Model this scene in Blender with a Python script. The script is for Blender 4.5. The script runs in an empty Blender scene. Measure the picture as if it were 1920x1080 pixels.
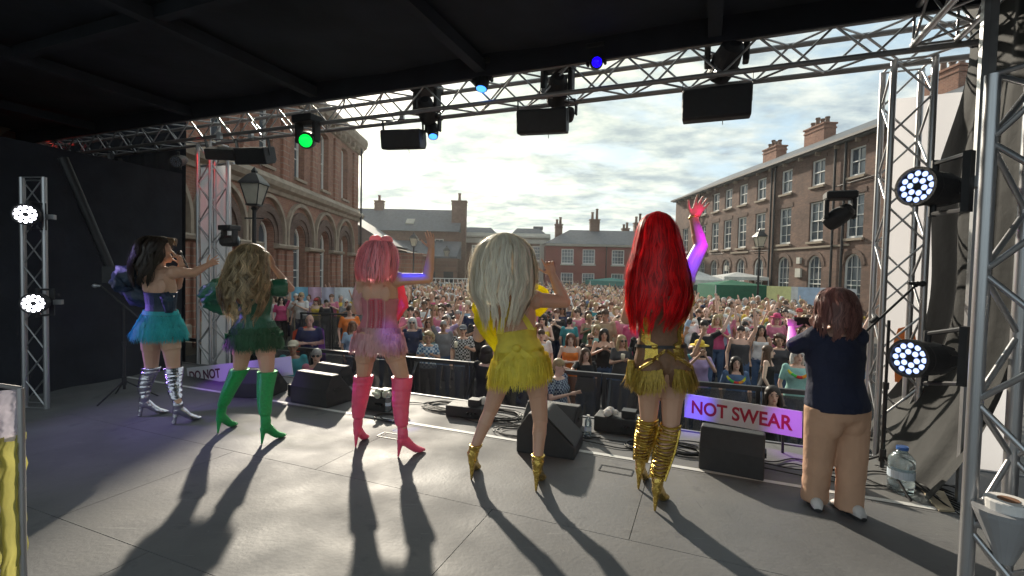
import bpy, bmesh, math, random
import numpy as np
from mathutils import Vector, Matrix, Euler
V = Vector
random.seed(7); np.random.seed(7)
rnd = random.Random(11)
SC = bpy.context.scene
COL = SC.collection
rad = math.radians
# ------------------------------------------------------------------ camera
ZC, SF, FPX = 2.65, 1.05, 900.0
PITCH, ROLL = rad(2.0), 0.021
Fw = V((0, math.cos(PITCH), -math.sin(PITCH)))
U0 = V((0, math.sin(PITCH), math.cos(PITCH)))
R0 = V((1, 0, 0))
cR = R0 * math.cos(ROLL) + U0 * math.sin(ROLL)
cU = U0 * math.cos(ROLL) - R0 * math.sin(ROLL)
CAM = V((0, 0, ZC))
cam = bpy.data.objects.new('camera', bpy.data.cameras.new('camera'))
COL.objects.link(cam)
m = Matrix.Identity(4)
for i in range(3):
    m[i][0], m[i][1], m[i][2], m[i][3] = cR[i], cU[i], -Fw[i], CAM[i]
cam.matrix_world = m
cam.data.sensor_width = 36
cam.data.lens = FPX / 1920 * 36
cam.data.clip_start = 0.05
cam.data.clip_end = 2000
SC.camera = cam
# ------------------------------------------------------------------ sky, sun, exposure
SUN_AZ, SUN_EL = rad(-17.5), rad(24.0)          # azimuth from +Y towards +X
SUND = V((math.sin(SUN_AZ) * math.cos(SUN_EL), math.cos(SUN_AZ) * math.cos(SUN_EL), math.sin(SUN_EL)))
W = bpy.data.worlds.new('World'); SC.world = W; W.use_nodes = True
nt = W.node_tree; nt.nodes.clear()
def N(t, **k):
    n = nt.nodes.new(t)
    for a, b in k.items(): setattr(n, a, b)
    return n
L = lambda a, b: nt.links.new(a, b)
def MATH(op, a, b=None, clamp=False):
    n = N('ShaderNodeMath', operation=op); n.use_clamp = clamp
    for i, x in enumerate((a, b)):
        if x is None: continue
        if isinstance(x, (int, float)): n.inputs[i].default_value = x
        else: L(x, n.inputs[i])
    return n.outputs[0]
out = N('ShaderNodeOutputWorld'); bg = N('ShaderNodeBackground')
sky = N('ShaderNodeTexSky', sky_type='NISHITA'); sky.sun_disc = False
sky.sun_elevation = SUN_EL; sky.sun_rotation = SUN_AZ
sky.air_density = 1.0; sky.dust_density = 2.0; sky.ozone_density = 1.2
tc = N('ShaderNodeTexCoord')
sep = N('ShaderNodeSeparateXYZ'); L(tc.outputs['Generated'], sep.inputs[0])
zz = MATH('ADD', MATH('MAXIMUM', sep.outputs[2], 0.0), 0.16)
cx = MATH('DIVIDE', sep.outputs[0], zz); cy = MATH('DIVIDE', sep.outputs[1], zz)
cmb = N('ShaderNodeCombineXYZ'); L(cx, cmb.inputs[0]); L(cy, cmb.inputs[1])
n1 = N('ShaderNodeTexNoise'); n1.inputs['Scale'].default_value = 2.1; n1.inputs['Detail'].default_value = 10; n1.inputs['Roughness'].default_value = 0.62; n1.inputs['Distortion'].default_value = 0.35
n2 = N('ShaderNodeTexNoise'); n2.inputs['Scale'].default_value = 6.0; n2.inputs['Detail'].default_value = 8; n2.inputs['Roughness'].default_value = 0.6
mp = N('ShaderNodeMapping'); mp.inputs['Scale'].default_value = (0.85, 1.15, 1); mp.inputs['Location'].default_value = (3.1, 1.2, 0.4); mp.inputs['Rotation'].default_value = (0, 0, rad(12))
L(cmb.outputs[0], mp.inputs[0]); L(mp.outputs[0], n1.inputs['Vector']); L(mp.outputs[0], n2.inputs['Vector'])
dot = N('ShaderNodeVectorMath', operation='DOT_PRODUCT'); L(tc.outputs['Generated'], dot.inputs[0]); dot.inputs[1].default_value = SUND
g = MATH('MAXIMUM', dot.outputs['Value'], 0.0)
glow_wide = MATH('POWER', g, 5.0); glow_tight = MATH('POWER', g, 38.0)
def RAMP(x, stops):
    r = N('ShaderNodeValToRGB'); L(x, r.inputs[0])
    e = r.color_ramp.elements
    while len(e) < len(stops): e.new(0.5)
    for q, (p, c) in zip(e, stops): q.position = p; q.color = (*c, 1)
    return r.outputs[0]
cover = RAMP(n1.outputs[0], [(0.38, (.15, .15, .15)), (0.52, (1, 1, 1))])
tone = RAMP(n2.outputs[0], [(0.34, (0.50, 0.57, 0.63)), (0.49, (0.72, 0.78, 0.79)), (0.62, (0.98, 0.98, 0.92)), (0.72, (1.12, 1.10, 1.0))])
def MIX(f, a, b, bt='MIX'):
    n = N('ShaderNodeMix', data_type='RGBA', blend_type=bt)
    if isinstance(f, (int, float)): n.inputs[0].default_value = f
    else: L(f, n.inputs[0])
    for i, x in ((6, a), (7, b)):
        if isinstance(x, tuple): n.inputs[i].default_value = (*x, 1)
        else: L(x, n.inputs[i])
    return n.outputs[2]
def VSCALE(v, s):
    n = N('ShaderNodeVectorMath', operation='SCALE'); L(v, n.inputs[0])
    if isinstance(s, (int, float)): n.inputs[3].default_value = s
    else: L(s, n.inputs[3])
    return n.outputs[0]
SKY_CLOUD = 5.6
bright = MATH('ADD', MATH('MULTIPLY', glow_wide, 1.0), SKY_CLOUD * 0.8)
bright = MATH('ADD', bright, MATH('MULTIPLY', glow_tight, 3.5))
warm = MIX(glow_wide, (0.93, 1.0, 1.03), (1.05, 1.05, 0.86))
cloud = VSCALE(MIX(1.0, tone, warm, 'MULTIPLY'), bright)
skyc = MIX(0.75, sky.outputs[0], (2.5, 3.5, 4.0))
final = MIX(cover, skyc, cloud)
L(final, bg.inputs[0]); bg.inputs[1].default_value = 0.10
L(bg.outputs[0], out.inputs[0])
sun = bpy.data.objects.new('sun', bpy.data.lights.new('sun', 'SUN')); COL.objects.link(sun)
sun.data.energy = 3.0; sun.data.angle = rad(1.4); sun.data.color = (1.0, 0.90, 0.74)
sun.rotation_euler = (-SUND).to_track_quat('-Z', 'Y').to_euler()
SC.view_settings.view_transform = 'Standard'; SC.view_settings.look = 'None'
SC.view_settings.exposure = 1.1; SC.view_settings.gamma = 1; SC.view_settings.use_curve_mapping = False
SC.cycles.max_bounces = 7; SC.cycles.transparent_max_bounces = 16
SC.cycles.sample_clamp_indirect = 6
# ------------------------------------------------------------------ geometry helpers
def ray(px, py):
    return Fw + cR * ((px - 960) / FPX) + cU * ((540 - py) / FPX)
def at(px, py, Y):
    d = ray(px, py); return CAM + d * (Y / d.y)
def onz(px, py, z):
    d = ray(px, py); return CAM + d * ((z - ZC) / d.z)
SA = rad(22)
SU = V((math.cos(SA), -math.sin(SA), 0)); SV = V((math.sin(SA), math.cos(SA), 0))
def st(u, v, z): return SU * u + SV * v + V((0, 0, z))
def stuv(P): return P.dot(SU), P.dot(SV)

def tag(o, label=None, cat=None, group=None, kind=None):
    if label: o['label'] = label
    if cat: o['category'] = cat
    if group: o['group'] = group
    if kind: o['kind'] = kind
    return o
def empty(name, loc, label=None, cat=None, group=None, rz=0.0, kind=None):
    o = bpy.data.objects.new(name, None); COL.objects.link(o)
    o.location = loc; o.rotation_euler = (0, 0, rz); o.empty_display_size = 0.1
    return tag(o, label, cat, group, kind)
def wm(o):
    return (wm(o.parent) @ o.matrix_parent_inverse if o.parent else Matrix.Identity(4)) @ o.matrix_basis
def adopt(o, parent):
    """child whose coordinates are world coordinates"""
    o.parent = parent
    o.matrix_parent_inverse = wm(parent).inverted()

class MB:
    def __init__(s): s.v = []; s.f = []; s.m = []; s.cur = 0
    def add(s, vs, fs):
        b = len(s.v); s.v += [tuple(v) for v in vs]; s.f += [tuple(i + b for i in f) for f in fs]; s.m += [s.cur] * len(fs); return s
    def box(s, c, size, rot=None):
        c = V(c); hx, hy, hz = size[0] / 2, size[1] / 2, size[2] / 2
        P = [V((x, y, z)) for x in (-hx, hx) for y in (-hy, hy) for z in (-hz, hz)]
        if rot is not None: P = [rot @ p for p in P]
        return s.add([p + c for p in P], [(0, 1, 3, 2), (4, 6, 7, 5), (0, 4, 5, 1), (2, 3, 7, 6), (0, 2, 6, 4), (1, 5, 7, 3)])
    def slab(s, c, size, a):  # box turned about z by a
        return s.box(c, size, Matrix.Rotation(a, 3, 'Z'))
    def rings(s, rings, cap=True, closed=True):
        n = len(rings[0]); vs = [p for r in rings for p in r]; fs = []
        for k in range(len(rings) - 1):
            for i in range(n if closed else n - 1):
                j = (i + 1) % n
                fs.append((k * n + i, k * n + j, (k + 1) * n + j, (k + 1) * n + i))
        if cap:
            fs.append(tuple(range(n))[::-1]); fs.append(tuple((len(rings) - 1) * n + i for i in range(n)))
        return s.add(vs, fs)
    def loft(s, secs, n=16, cap=True):
        """secs: (centre, a_vec, b_vec) ellipse radii vectors"""
        R = []
        for c, a, b in secs:
            R.append([V(c) + V(a) * math.cos(2 * math.pi * i / n) + V(b) * math.sin(2 * math.pi * i / n) for i in range(n)])
        return s.rings(R, cap)
    def cyl(s, p0, p1, r0, r1=None, n=10, cap=True):
        p0, p1 = V(p0), V(p1); r1 = r0 if r1 is None else r1
        d = (p1 - p0); d = d.normalized() if d.length > 1e-9 else V((0, 0, 1))
        a = d.orthogonal().normalized(); b = d.cross(a)
        return s.loft([(p0, a * r0, b * r0), (p1, a * r1, b * r1)], n, cap)
    def cap(s, p0, p1, r0, r1=None, n=12):
        p0, p1 = V(p0), V(p1); r1 = r0 if r1 is None else r1
        d = (p1 - p0); d = d.normalized() if d.length > 1e-9 else V((0, 0, 1))
        a = d.orthogonal().normalized(); b = d.cross(a); S = []
        for t in (-80, -50, -20): S.append((p0 + d * r0 * math.sin(rad(t)), a * r0 * math.cos(rad(t)), b * r0 * math.cos(rad(t))))
        for t in (20, 50, 80): S.append((p1 + d * r1 * math.sin(rad(t)), a * r1 * math.cos(rad(t)), b * r1 * math.cos(rad(t))))
        return s.loft(S, n)
    def ell(s, c, r, rot=None, n=16, k=9):
        c = V(c); S = []
        ax = [V((1, 0, 0)), V((0, 1, 0)), V((0, 0, 1))]
        if rot is not None: ax = [rot @ a for a in ax]
        for i in range(k + 1):
            t = -math.pi / 2 + math.pi * (i + 0.02 * (i == 0) - 0.02 * (i == k)) / k
            S.append((c + ax[2] * r[2] * math.sin(t), ax[0] * r[0] * math.cos(t), ax[1] * r[1] * math.cos(t)))
        return s.loft(S, n)
    def tube(s, pts, r, n=6):
        pts = [V(p) for p in pts]; S = []; a = None
        for i, p in enumerate(pts):
            d = (pts[min(i + 1, len(pts) - 1)] - pts[max(i - 1, 0)])
            d = d.normalized() if d.length > 1e-9 else V((0, 0, 1))
            a = d.orthogonal().normalized() if a is None else (a - d * a.dot(d)).normalized()
            rr = r[i] if isinstance(r, (list, tuple)) else r
            S.append((p, a * rr, d.cross(a) * rr))
        return s.loft(S, n)
    def ribbon(s, pts, w, side):
        """flat strip along pts; w width or list; side = vector(s)"""
        vs = []
        for i, p in enumerate(pts):
            ww = w[i] if isinstance(w, (list, tuple)) else w
            sd = side[i] if isinstance(side, list) else side
            vs += [p - sd * ww * .5, p + sd * ww * .5]
        return s.add(vs, [(2 * i, 2 * i + 1, 2 * i + 3, 2 * i + 2) for i in range(len(pts) - 1)])
    def poly(s, pts): return s.add(pts, [tuple(range(len(pts)))])
    def prism(s, pts, ext):
        n = len(pts); ext = V(ext); P = [V(p) for p in pts]
        return s.add(P + [p + ext for p in P], [tuple(range(n))[::-1], tuple(range(n, 2 * n))] + [(i, (i + 1) % n, (i + 1) % n + n, i + n) for i in range(n)])
    def mesh(s, name, mats, smooth=False):
        me = bpy.data.meshes.new(name); me.from_pydata(s.v, [], s.f)
        mats = mats if isinstance(mats, (list, tuple)) else [mats]
        for x in mats: me.materials.append(x)
        if len(mats) > 1: me.polygons.foreach_set('material_index', s.m)
        if smooth: me.polygons.foreach_set('use_smooth', [True] * len(me.polygons))
        me.update()
        bm = bmesh.new(); bm.from_mesh(me); bmesh.ops.recalc_face_normals(bm, faces=bm.faces); bm.to_mesh(me); bm.free()
        return me
    def build(s, name, mats, parent=None, smooth=False, local=False, origin=None):
        if parent is None and origin is None and s.v:
            a = np.array(s.v); origin = V((float(a[:, 0].mean()), float(a[:, 1].mean()), float(a[:, 2].min())))
        if parent is None:
            s.v = [tuple(V(p) - origin) for p in s.v]
        o = bpy.data.objects.new(name, s.mesh(name, mats, smooth)); COL.objects.link(o)
        if parent is None: o.location = origin
        elif local: o.parent = parent
        else: adopt(o, parent)
        return o
def place(name, me, parent=None, M=None, local=False):
    o = bpy.data.objects.new(name, me); COL.objects.link(o)
    if M is not None: o.matrix_basis = M
    if parent is not None:
        if local: o.parent = parent
        else: adopt(o, parent)
    return o
_rods = {}
def rod(parent, name, p0, p1, r, mat, local=False, n=8):
    key = (mat.name, n)
    if key not in _rods:
        _rods[key] = MB().cyl((0, 0, 0), (0, 0, 1), 1, 1, n).mesh('rod', mat, False)
        for p in _rods[key].polygons: p.use_smooth = len(p.vertices) == 4
    p0, p1 = V(p0), V(p1); d = p1 - p0
    M = Matrix.Translation(p0) @ d.to_track_quat('Z', 'Y').to_matrix().to_4x4() @ Matrix.Diagonal((r, r, d.length, 1))
    return place(name, _rods[key], parent, M, local)
_boxes = {}
def bx(parent, name, c, size, mat, a=0.0, local=True):
    if mat.name not in _boxes: _boxes[mat.name] = MB().box((0, 0, 0), (1, 1, 1)).mesh('block', mat)
    M = Matrix.Translation(V(c)) @ Matrix.Rotation(a, 4, 'Z') @ Matrix.Diagonal((*size, 1))
    return place(name, _boxes[mat.name], parent, M, local)
def remesh(mb, name, mat, voxel, smooth=3, dec=None, fac=0.5):
    me0 = mb.mesh('tmp', mat); o = bpy.data.objects.new('tmp', me0); COL.objects.link(o)
    md = o.modifiers.new('r', 'REMESH'); md.mode = 'VOXEL'; md.voxel_size = voxel; md.use_smooth_shade = True
    if smooth: sm = o.modifiers.new('s', 'SMOOTH'); sm.factor = fac; sm.iterations = smooth
    if dec: dm = o.modifiers.new('d', 'DECIMATE'); dm.ratio = dec
    dg = bpy.context.evaluated_depsgraph_get()
    me = bpy.data.meshes.new_from_object(o.evaluated_get(dg), depsgraph=dg); me.name = name
    bpy.data.objects.remove(o); bpy.data.meshes.remove(me0)
    me.materials.clear(); me.materials.append(mat)
    me.polygons.foreach_set('use_smooth', [True] * len(me.polygons))
    return me
# ------------------------------------------------------------------ materials
def mat(name, col, rough=0.6, metal=0.0, var=0.15, scale=6.0, bump=0.0, bscale=60.0, spec=0.5, emit=None, estr=0, alpha=1.0, trans=0.0, coat=0.0, objcol=False, sheen=0.0, translucent=0.0, dirt=0.0):
    m = bpy.data.materials.new(name); m.use_nodes = True; t = m.node_tree
    b = t.nodes['Principled BSDF']; O = t.nodes['Material Output']
    n = t.nodes.new; l = t.links.new
    b.inputs['Roughness'].default_value = rough; b.inputs['Metallic'].default_value = metal
    b.inputs['Specular IOR Level'].default_value = spec
    co = n('ShaderNodeTexCoord'); ns = n('ShaderNodeTexNoise'); ns.inputs['Scale'].default_value = scale; ns.inputs['Detail'].default_value = 6
    l(co.outputs['Object'], ns.inputs['Vector'])
    if objcol: 
        oi = n('ShaderNodeObjectInfo'); src = oi.outputs['Color']
    else:
        rg = n('ShaderNodeRGB'); rg.outputs[0].default_value = (*col, 1); src = rg.outputs[0]
    mr = n('ShaderNodeMapRange'); l(ns.outputs[0], mr.inputs[0]); mr.inputs[1].default_value = 0.25; mr.inputs[2].default_value = 0.75
    mr.inputs[3].default_value = 1 - var; mr.inputs[4].default_value = 1 + var
    vs = n('ShaderNodeVectorMath'); vs.operation = 'SCALE'; l(src, vs.inputs[0]); l(mr.outputs[0], vs.inputs[3])
    l(vs.outputs[0], b.inputs['Base Color'])
    if bump:
        nb = n('ShaderNodeTexNoise'); nb.inputs['Scale'].default_value = bscale; nb.inputs['Detail'].default_value = 5
        l(co.outputs['Object'], nb.inputs['Vector']); bp = n('ShaderNodeBump'); bp.inputs['Strength'].default_value = bump; bp.inputs['Distance'].default_value = 0.02
        l(nb.outputs[0], bp.inputs['Height']); l(bp.outputs[0], b.inputs['Normal'])
    if emit: b.inputs['Emission Color'].default_value = (*emit, 1); b.inputs['Emission Strength'].default_value = estr
    if alpha < 1: b.inputs['Alpha'].default_value = alpha
    if trans: b.inputs['Transmission Weight'].default_value = trans
    if coat: b.inputs['Coat Weight'].default_value = coat; b.inputs['Coat Roughness'].default_value = 0.15
    if sheen: b.inputs['Sheen Weight'].default_value = sheen
    if translucent:
        tr = n('ShaderNodeBsdfTranslucent'); l(vs.outputs[0], tr.inputs[0]); mx = n('ShaderNodeMixShader'); mx.inputs[0].default_value = translucent
        l(b.outputs[0], mx.inputs[1]); l(tr.outputs[0], mx.inputs[2]); l(mx.outputs[0], O.inputs[0])
    return m
def strand_tone(m, lo=.55, hi=1.5):
    t = m.node_tree; gi = t.nodes.new('ShaderNodeNewGeometry'); mr = t.nodes.new('ShaderNodeMapRange'); mr.inputs[3].default_value = lo; mr.inputs[4].default_value = hi
    t.links.new(gi.outputs['Random Per Island'], mr.inputs[0]); b = t.nodes['Principled BSDF']; src = b.inputs['Base Color'].links[0].from_socket
    vs = t.nodes.new('ShaderNodeVectorMath'); vs.operation = 'SCALE'; t.links.new(src, vs.inputs[0]); t.links.new(mr.outputs[0], vs.inputs[3]); t.links.new(vs.outputs[0], b.inputs['Base Color'])
    for n in t.nodes:
        if n.type == 'BSDF_TRANSLUCENT': t.links.new(vs.outputs[0], n.inputs[0])
    return m
def brick_mat(name, c1, c2, mortar, sooty=0.3, bw=0.225, bh=0.075):
    m = bpy.data.materials.new(name); m.use_nodes = True; t = m.node_tree; b = t.nodes['Principled BSDF']
    n = t.nodes.new; l = t.links.new
    b.inputs['Roughness'].default_value = 0.9
    co = n('ShaderNodeTexCoord'); sp = n('ShaderNodeSeparateXYZ'); l(co.outputs['Object'], sp.inputs[0])
    ad = n('ShaderNodeMath'); l(sp.outputs[0], ad.inputs[0]); l(sp.outputs[1], ad.inputs[1])
    cb = n('ShaderNodeCombineXYZ'); l(ad.outputs[0], cb.inputs[0]); l(sp.outputs[2], cb.inputs[1])
    bt = n('ShaderNodeTexBrick'); l(cb.outputs[0], bt.inputs['Vector']); bt.inputs['Scale'].default_value = 1
    bt.inputs['Brick Width'].default_value = bw; bt.inputs['Row Height'].default_value = bh; bt.inputs['Mortar Size'].default_value = 0.006
    bt.inputs['Color1'].default_value = (*c1, 1); bt.inputs['Color2'].default_value = (*c2, 1); bt.inputs['Mortar'].default_value = (*mortar, 1)
    ns = n('ShaderNodeTexNoise'); ns.inputs['Scale'].default_value = 0.7; ns.inputs['Detail'].default_value = 8; ns.inputs['Roughness'].default_value = 0.65; l(co.outputs['Object'], ns.inputs['Vector'])
    mr = n('ShaderNodeMapRange'); l(ns.outputs[0], mr.inputs[0]); mr.inputs[1].default_value = 0.3; mr.inputs[2].default_value = 0.7; mr.inputs[3].default_value = 1 - sooty; mr.inputs[4].default_value = 1 + sooty * .6
    vs = n('ShaderNodeVectorMath'); vs.operation = 'SCALE'; l(bt.outputs[0], vs.inputs[0]); l(mr.outputs[0], vs.inputs[3])
    ns2 = n('ShaderNodeTexNoise'); ns2.inputs['Scale'].default_value = 5; ns2.inputs['Detail'].default_value = 10; ns2.inputs['Roughness'].default_value = 0.7; l(co.outputs['Object'], ns2.inputs['Vector'])
    mr2 = n('ShaderNodeMapRange'); l(ns2.outputs[0], mr2.inputs[0]); mr2.inputs[1].default_value = 0.3; mr2.inputs[2].default_value = 0.7; mr2.inputs[3].default_value = 0.78; mr2.inputs[4].default_value = 1.25
    v2 = n('ShaderNodeVectorMath'); v2.operation = 'SCALE'; l(vs.outputs[0], v2.inputs[0]); l(mr2.outputs[0], v2.inputs[3])
    l(v2.outputs[0], b.inputs['Base Color'])
    bp = n('ShaderNodeBump'); bp.inputs['Strength'].default_value = 0.5; bp.inputs['Distance'].default_value = 0.01; l(bt.outputs['Fac'], bp.inputs['Height']); bp.invert = True; l(bp.outputs[0], b.inputs['Normal'])
    return m
M = {}
M['red_brick'] = brick_mat('warm red brick', (0.31, 0.145, 0.092), (0.24, 0.105, 0.07), (0.28, 0.20, 0.15))
M['brown_brick'] = brick_mat('sooty brown brick', (0.185, 0.105, 0.075), (0.125, 0.072, 0.056), (0.17, 0.12, 0.095), 0.5)
M['dark_brick'] = brick_mat('dark arch brick', (0.14, 0.085, 0.065), (0.10, 0.06, 0.045), (0.14, 0.10, 0.08), 0.35)
M['far_brick'] = brick_mat('far brown brick', (0.19, 0.11, 0.08), (0.15, 0.085, 0.06), (0.17, 0.12, 0.09), 0.3)
M['painted_red'] = mat('red painted render', (0.22, 0.06, 0.048), 0.8, var=0.12, scale=1.2)
M['stone'] = mat('weathered sandstone', (0.30, 0.24, 0.18), 0.85, var=0.3, scale=3, bump=0.3)
M['pale_stone'] = mat('pale painted stone', (0.52, 0.50, 0.44), 0.8, var=0.12, scale=2)
M['slate'] = mat('slate roof', (0.085, 0.09, 0.10), 0.6, var=0.3, scale=4, bump=0.3, bscale=12)
M['white_paint'] = mat('white window paint', (0.75, 0.74, 0.70), 0.5, var=0.06)
M['glass'] = mat('dark window glass', (0.06, 0.08, 0.10), 0.06, var=0.1, spec=1.0)
M['curtain'] = mat('net curtain', (0.5, 0.5, 0.47), 0.9, var=0.2, scale=9)
M['iron'] = mat('black cast iron', (0.02, 0.02, 0.022), 0.45, metal=0.3, var=0.2)
M['lamp_glass'] = mat('lantern glass', (0.6, 0.58, 0.5), 0.15, var=0.1, translucent=0.5)
M['asphalt'] = mat('grey paved ground', (0.11, 0.105, 0.10), 0.9, var=0.3, scale=2, bump=0.4)
M['deck'] = mat('grey stage vinyl', (0.125, 0.126, 0.13), 0.58, var=0.16, scale=2.5, bump=0.12, bscale=40, spec=0.4)
M['deck_side'] = mat('stage deck steel', (0.22, 0.22, 0.23), 0.5, metal=0.6)
M['white_tape'] = mat('white floor tape', (0.62, 0.62, 0.60), 0.6, var=0.15, scale=8)
M['black_cloth'] = mat('black drape', (0.022, 0.024, 0.032), 0.95, var=0.3, scale=3, bump=0.5, bscale=6)
M['roof_cloth'] = mat('black roof skin', (0.030, 0.036, 0.046), 0.85, var=0.35, scale=1.5, bump=0.5, bscale=4)
M['alu'] = mat('aluminium truss', (0.50, 0.50, 0.51), 0.34, metal=0.85, var=0.12, scale=9)
M['black_metal'] = mat('black painted steel', (0.018, 0.018, 0.02), 0.5, var=0.25, scale=12)
M['black_plastic'] = mat('black textured cabinet', (0.022, 0.022, 0.024), 0.55, var=0.2, scale=20, bump=0.3, bscale=200)
M['grille'] = mat('speaker grille', (0.045, 0.045, 0.047), 0.5, var=0.3, scale=150, bump=0.6, bscale=300, metal=0.3)
M['banner_white'] = mat('white banner sheet', (0.78, 0.76, 0.78), 0.7, var=0.05, scale=1, translucent=0.5)
M['orange_print'] = mat('orange banner print', (0.80, 0.33, 0.10), 0.7, var=0.05, translucent=0.3)
M['scrim'] = mat('grey pvc side skin', (0.028, 0.028, 0.027), 0.7, spec=.25, var=0.3, scale=2.5, bump=0.5, bscale=5, translucent=0.2)
M['rubber'] = mat('black rubber cable', (0.012, 0.012, 0.012), 0.5)

def deck_material():
    m = M['deck']; t = m.node_tree; b = t.nodes['Principled BSDF']; n = t.nodes.new; l = t.links.new; co = n('ShaderNodeTexCoord')
    src = b.inputs['Base Color'].links[0].from_socket
    def layer(src, scale, stretch, rot, lo, hi, col, f):
        mp = n('ShaderNodeMapping'); mp.inputs['Scale'].default_value = stretch; mp.inputs['Rotation'].default_value = (0, 0, rot); l(co.outputs['Object'], mp.inputs[0])
        ns = n('ShaderNodeTexNoise'); ns.inputs['Scale'].default_value = scale; ns.inputs['Detail'].default_value = 6; ns.inputs['Roughness'].default_value = .6; l(mp.outputs[0], ns.inputs['Vector'])
        mr = n('ShaderNodeMapRange'); mr.inputs[1].default_value = lo; mr.inputs[2].default_value = hi; mr.inputs[4].default_value = f; l(ns.outputs[0], mr.inputs[0])
        mx = n('ShaderNodeMix'); mx.data_type = 'RGBA'; l(mr.outputs[0], mx.inputs[0]); l(src, mx.inputs[6]); mx.inputs[7].default_value = (*col, 1); return mx.outputs[2]
    src = layer(src, .8, (1, 1, 1), 0, .45, .7, (.19, .185, .175), .7)
    src = layer(src, 5, (1, 1, 1), 0, .58, .72, (.07, .07, .075), .6)
    src = layer(src, 3, (1, 14, 1), .5, .66, .70, (.26, .26, .25), .5)
    src = layer(src, 4, (18, 1, 1), .9, .68, .72, (.05, .05, .05), .6)
    src = layer(src, 22, (1, 1, 1), 0, .70, .74, (.28, .28, .27), .5)
    l(src, b.inputs['Base Color'])
    ns = n('ShaderNodeTexNoise'); ns.inputs['Scale'].default_value = 1.7; ns.inputs['Detail'].default_value = 8; l(co.outputs['Object'], ns.inputs['Vector'])
    mr = n('ShaderNodeMapRange'); mr.inputs[1].default_value = .3; mr.inputs[2].default_value = .7; mr.inputs[3].default_value = .56; mr.inputs[4].default_value = .80; l(ns.outputs[0], mr.inputs[0]); l(mr.outputs[0], b.inputs['Roughness'])
deck_material()
# ================================================================== SETTING: ground
tag(MB().poly([(-400, -60, 0), (400, -60, 0), (400, 900, 0), (-400, 900, 0)]).build('ground', M['asphalt'], origin=V((0, 0, 0))), kind='structure')
# ------------------------------------------------------------------ buildings
def facade(parent, length, height, ops, m, thick=0.35, s0=0.0, z0=0.0, back=None):
    mb = MB()
    ss = sorted({s0, length} | {o[0] for o in ops} | {o[1] for o in ops}); zs = sorted({z0, height} | {o[2] for o in ops} | {o[3] for o in ops})
    def inside(a, b): return any(o[0] < a < o[1] and o[2] < b < o[3] for o in ops)
    for i in range(len(ss) - 1):
        k = 0
        while k < len(zs) - 1:
            if inside((ss[i] + ss[i + 1]) / 2, (zs[k] + zs[k + 1]) / 2): k += 1; continue
            j = k
            while j + 1 < len(zs) - 1 and not inside((ss[i] + ss[i + 1]) / 2, (zs[j + 1] + zs[j + 2]) / 2): j += 1
            mb.poly([(ss[i], 0, zs[k]), (ss[i + 1], 0, zs[k]), (ss[i + 1], 0, zs[j + 1]), (ss[i], 0, zs[j + 1])]); k = j + 1
    for o in ops:
        a, b, c, d = o[:4]; arch = len(o) > 4 and o[4]
        r = (b - a) / 2; rise = r if arch == 1 else (r * 0.35 if arch else 0); sp = d - rise
        edge = [(a, c), (a, sp)]
        if arch:
            n = 14; arc = [((a + b) / 2 - r * math.cos(math.pi * t / n), sp + rise * math.sin(math.pi * t / n)) for t in range(n + 1)]
            mid = n // 2
            mb.poly([(a, 0, d)] + [(x, 0, z) for x, z in arc[:mid + 1]][::1])
            mb.poly([(b, 0, d)] + [(x, 0, z) for x, z in arc[mid:]][::-1])
            edge += arc[1:-1]
        else: edge += []
        edge += [(b, sp), (b, c)]
        for q in range(len(edge)):
            p, w = edge[q], edge[(q + 1) % len(edge)]
            mb.poly([(p[0], 0, p[1]), (w[0], 0, w[1]), (w[0], thick, w[1]), (p[0], thick, p[1])])
    return mb.build('wall', m, parent, local=True)
_win = {}
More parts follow.
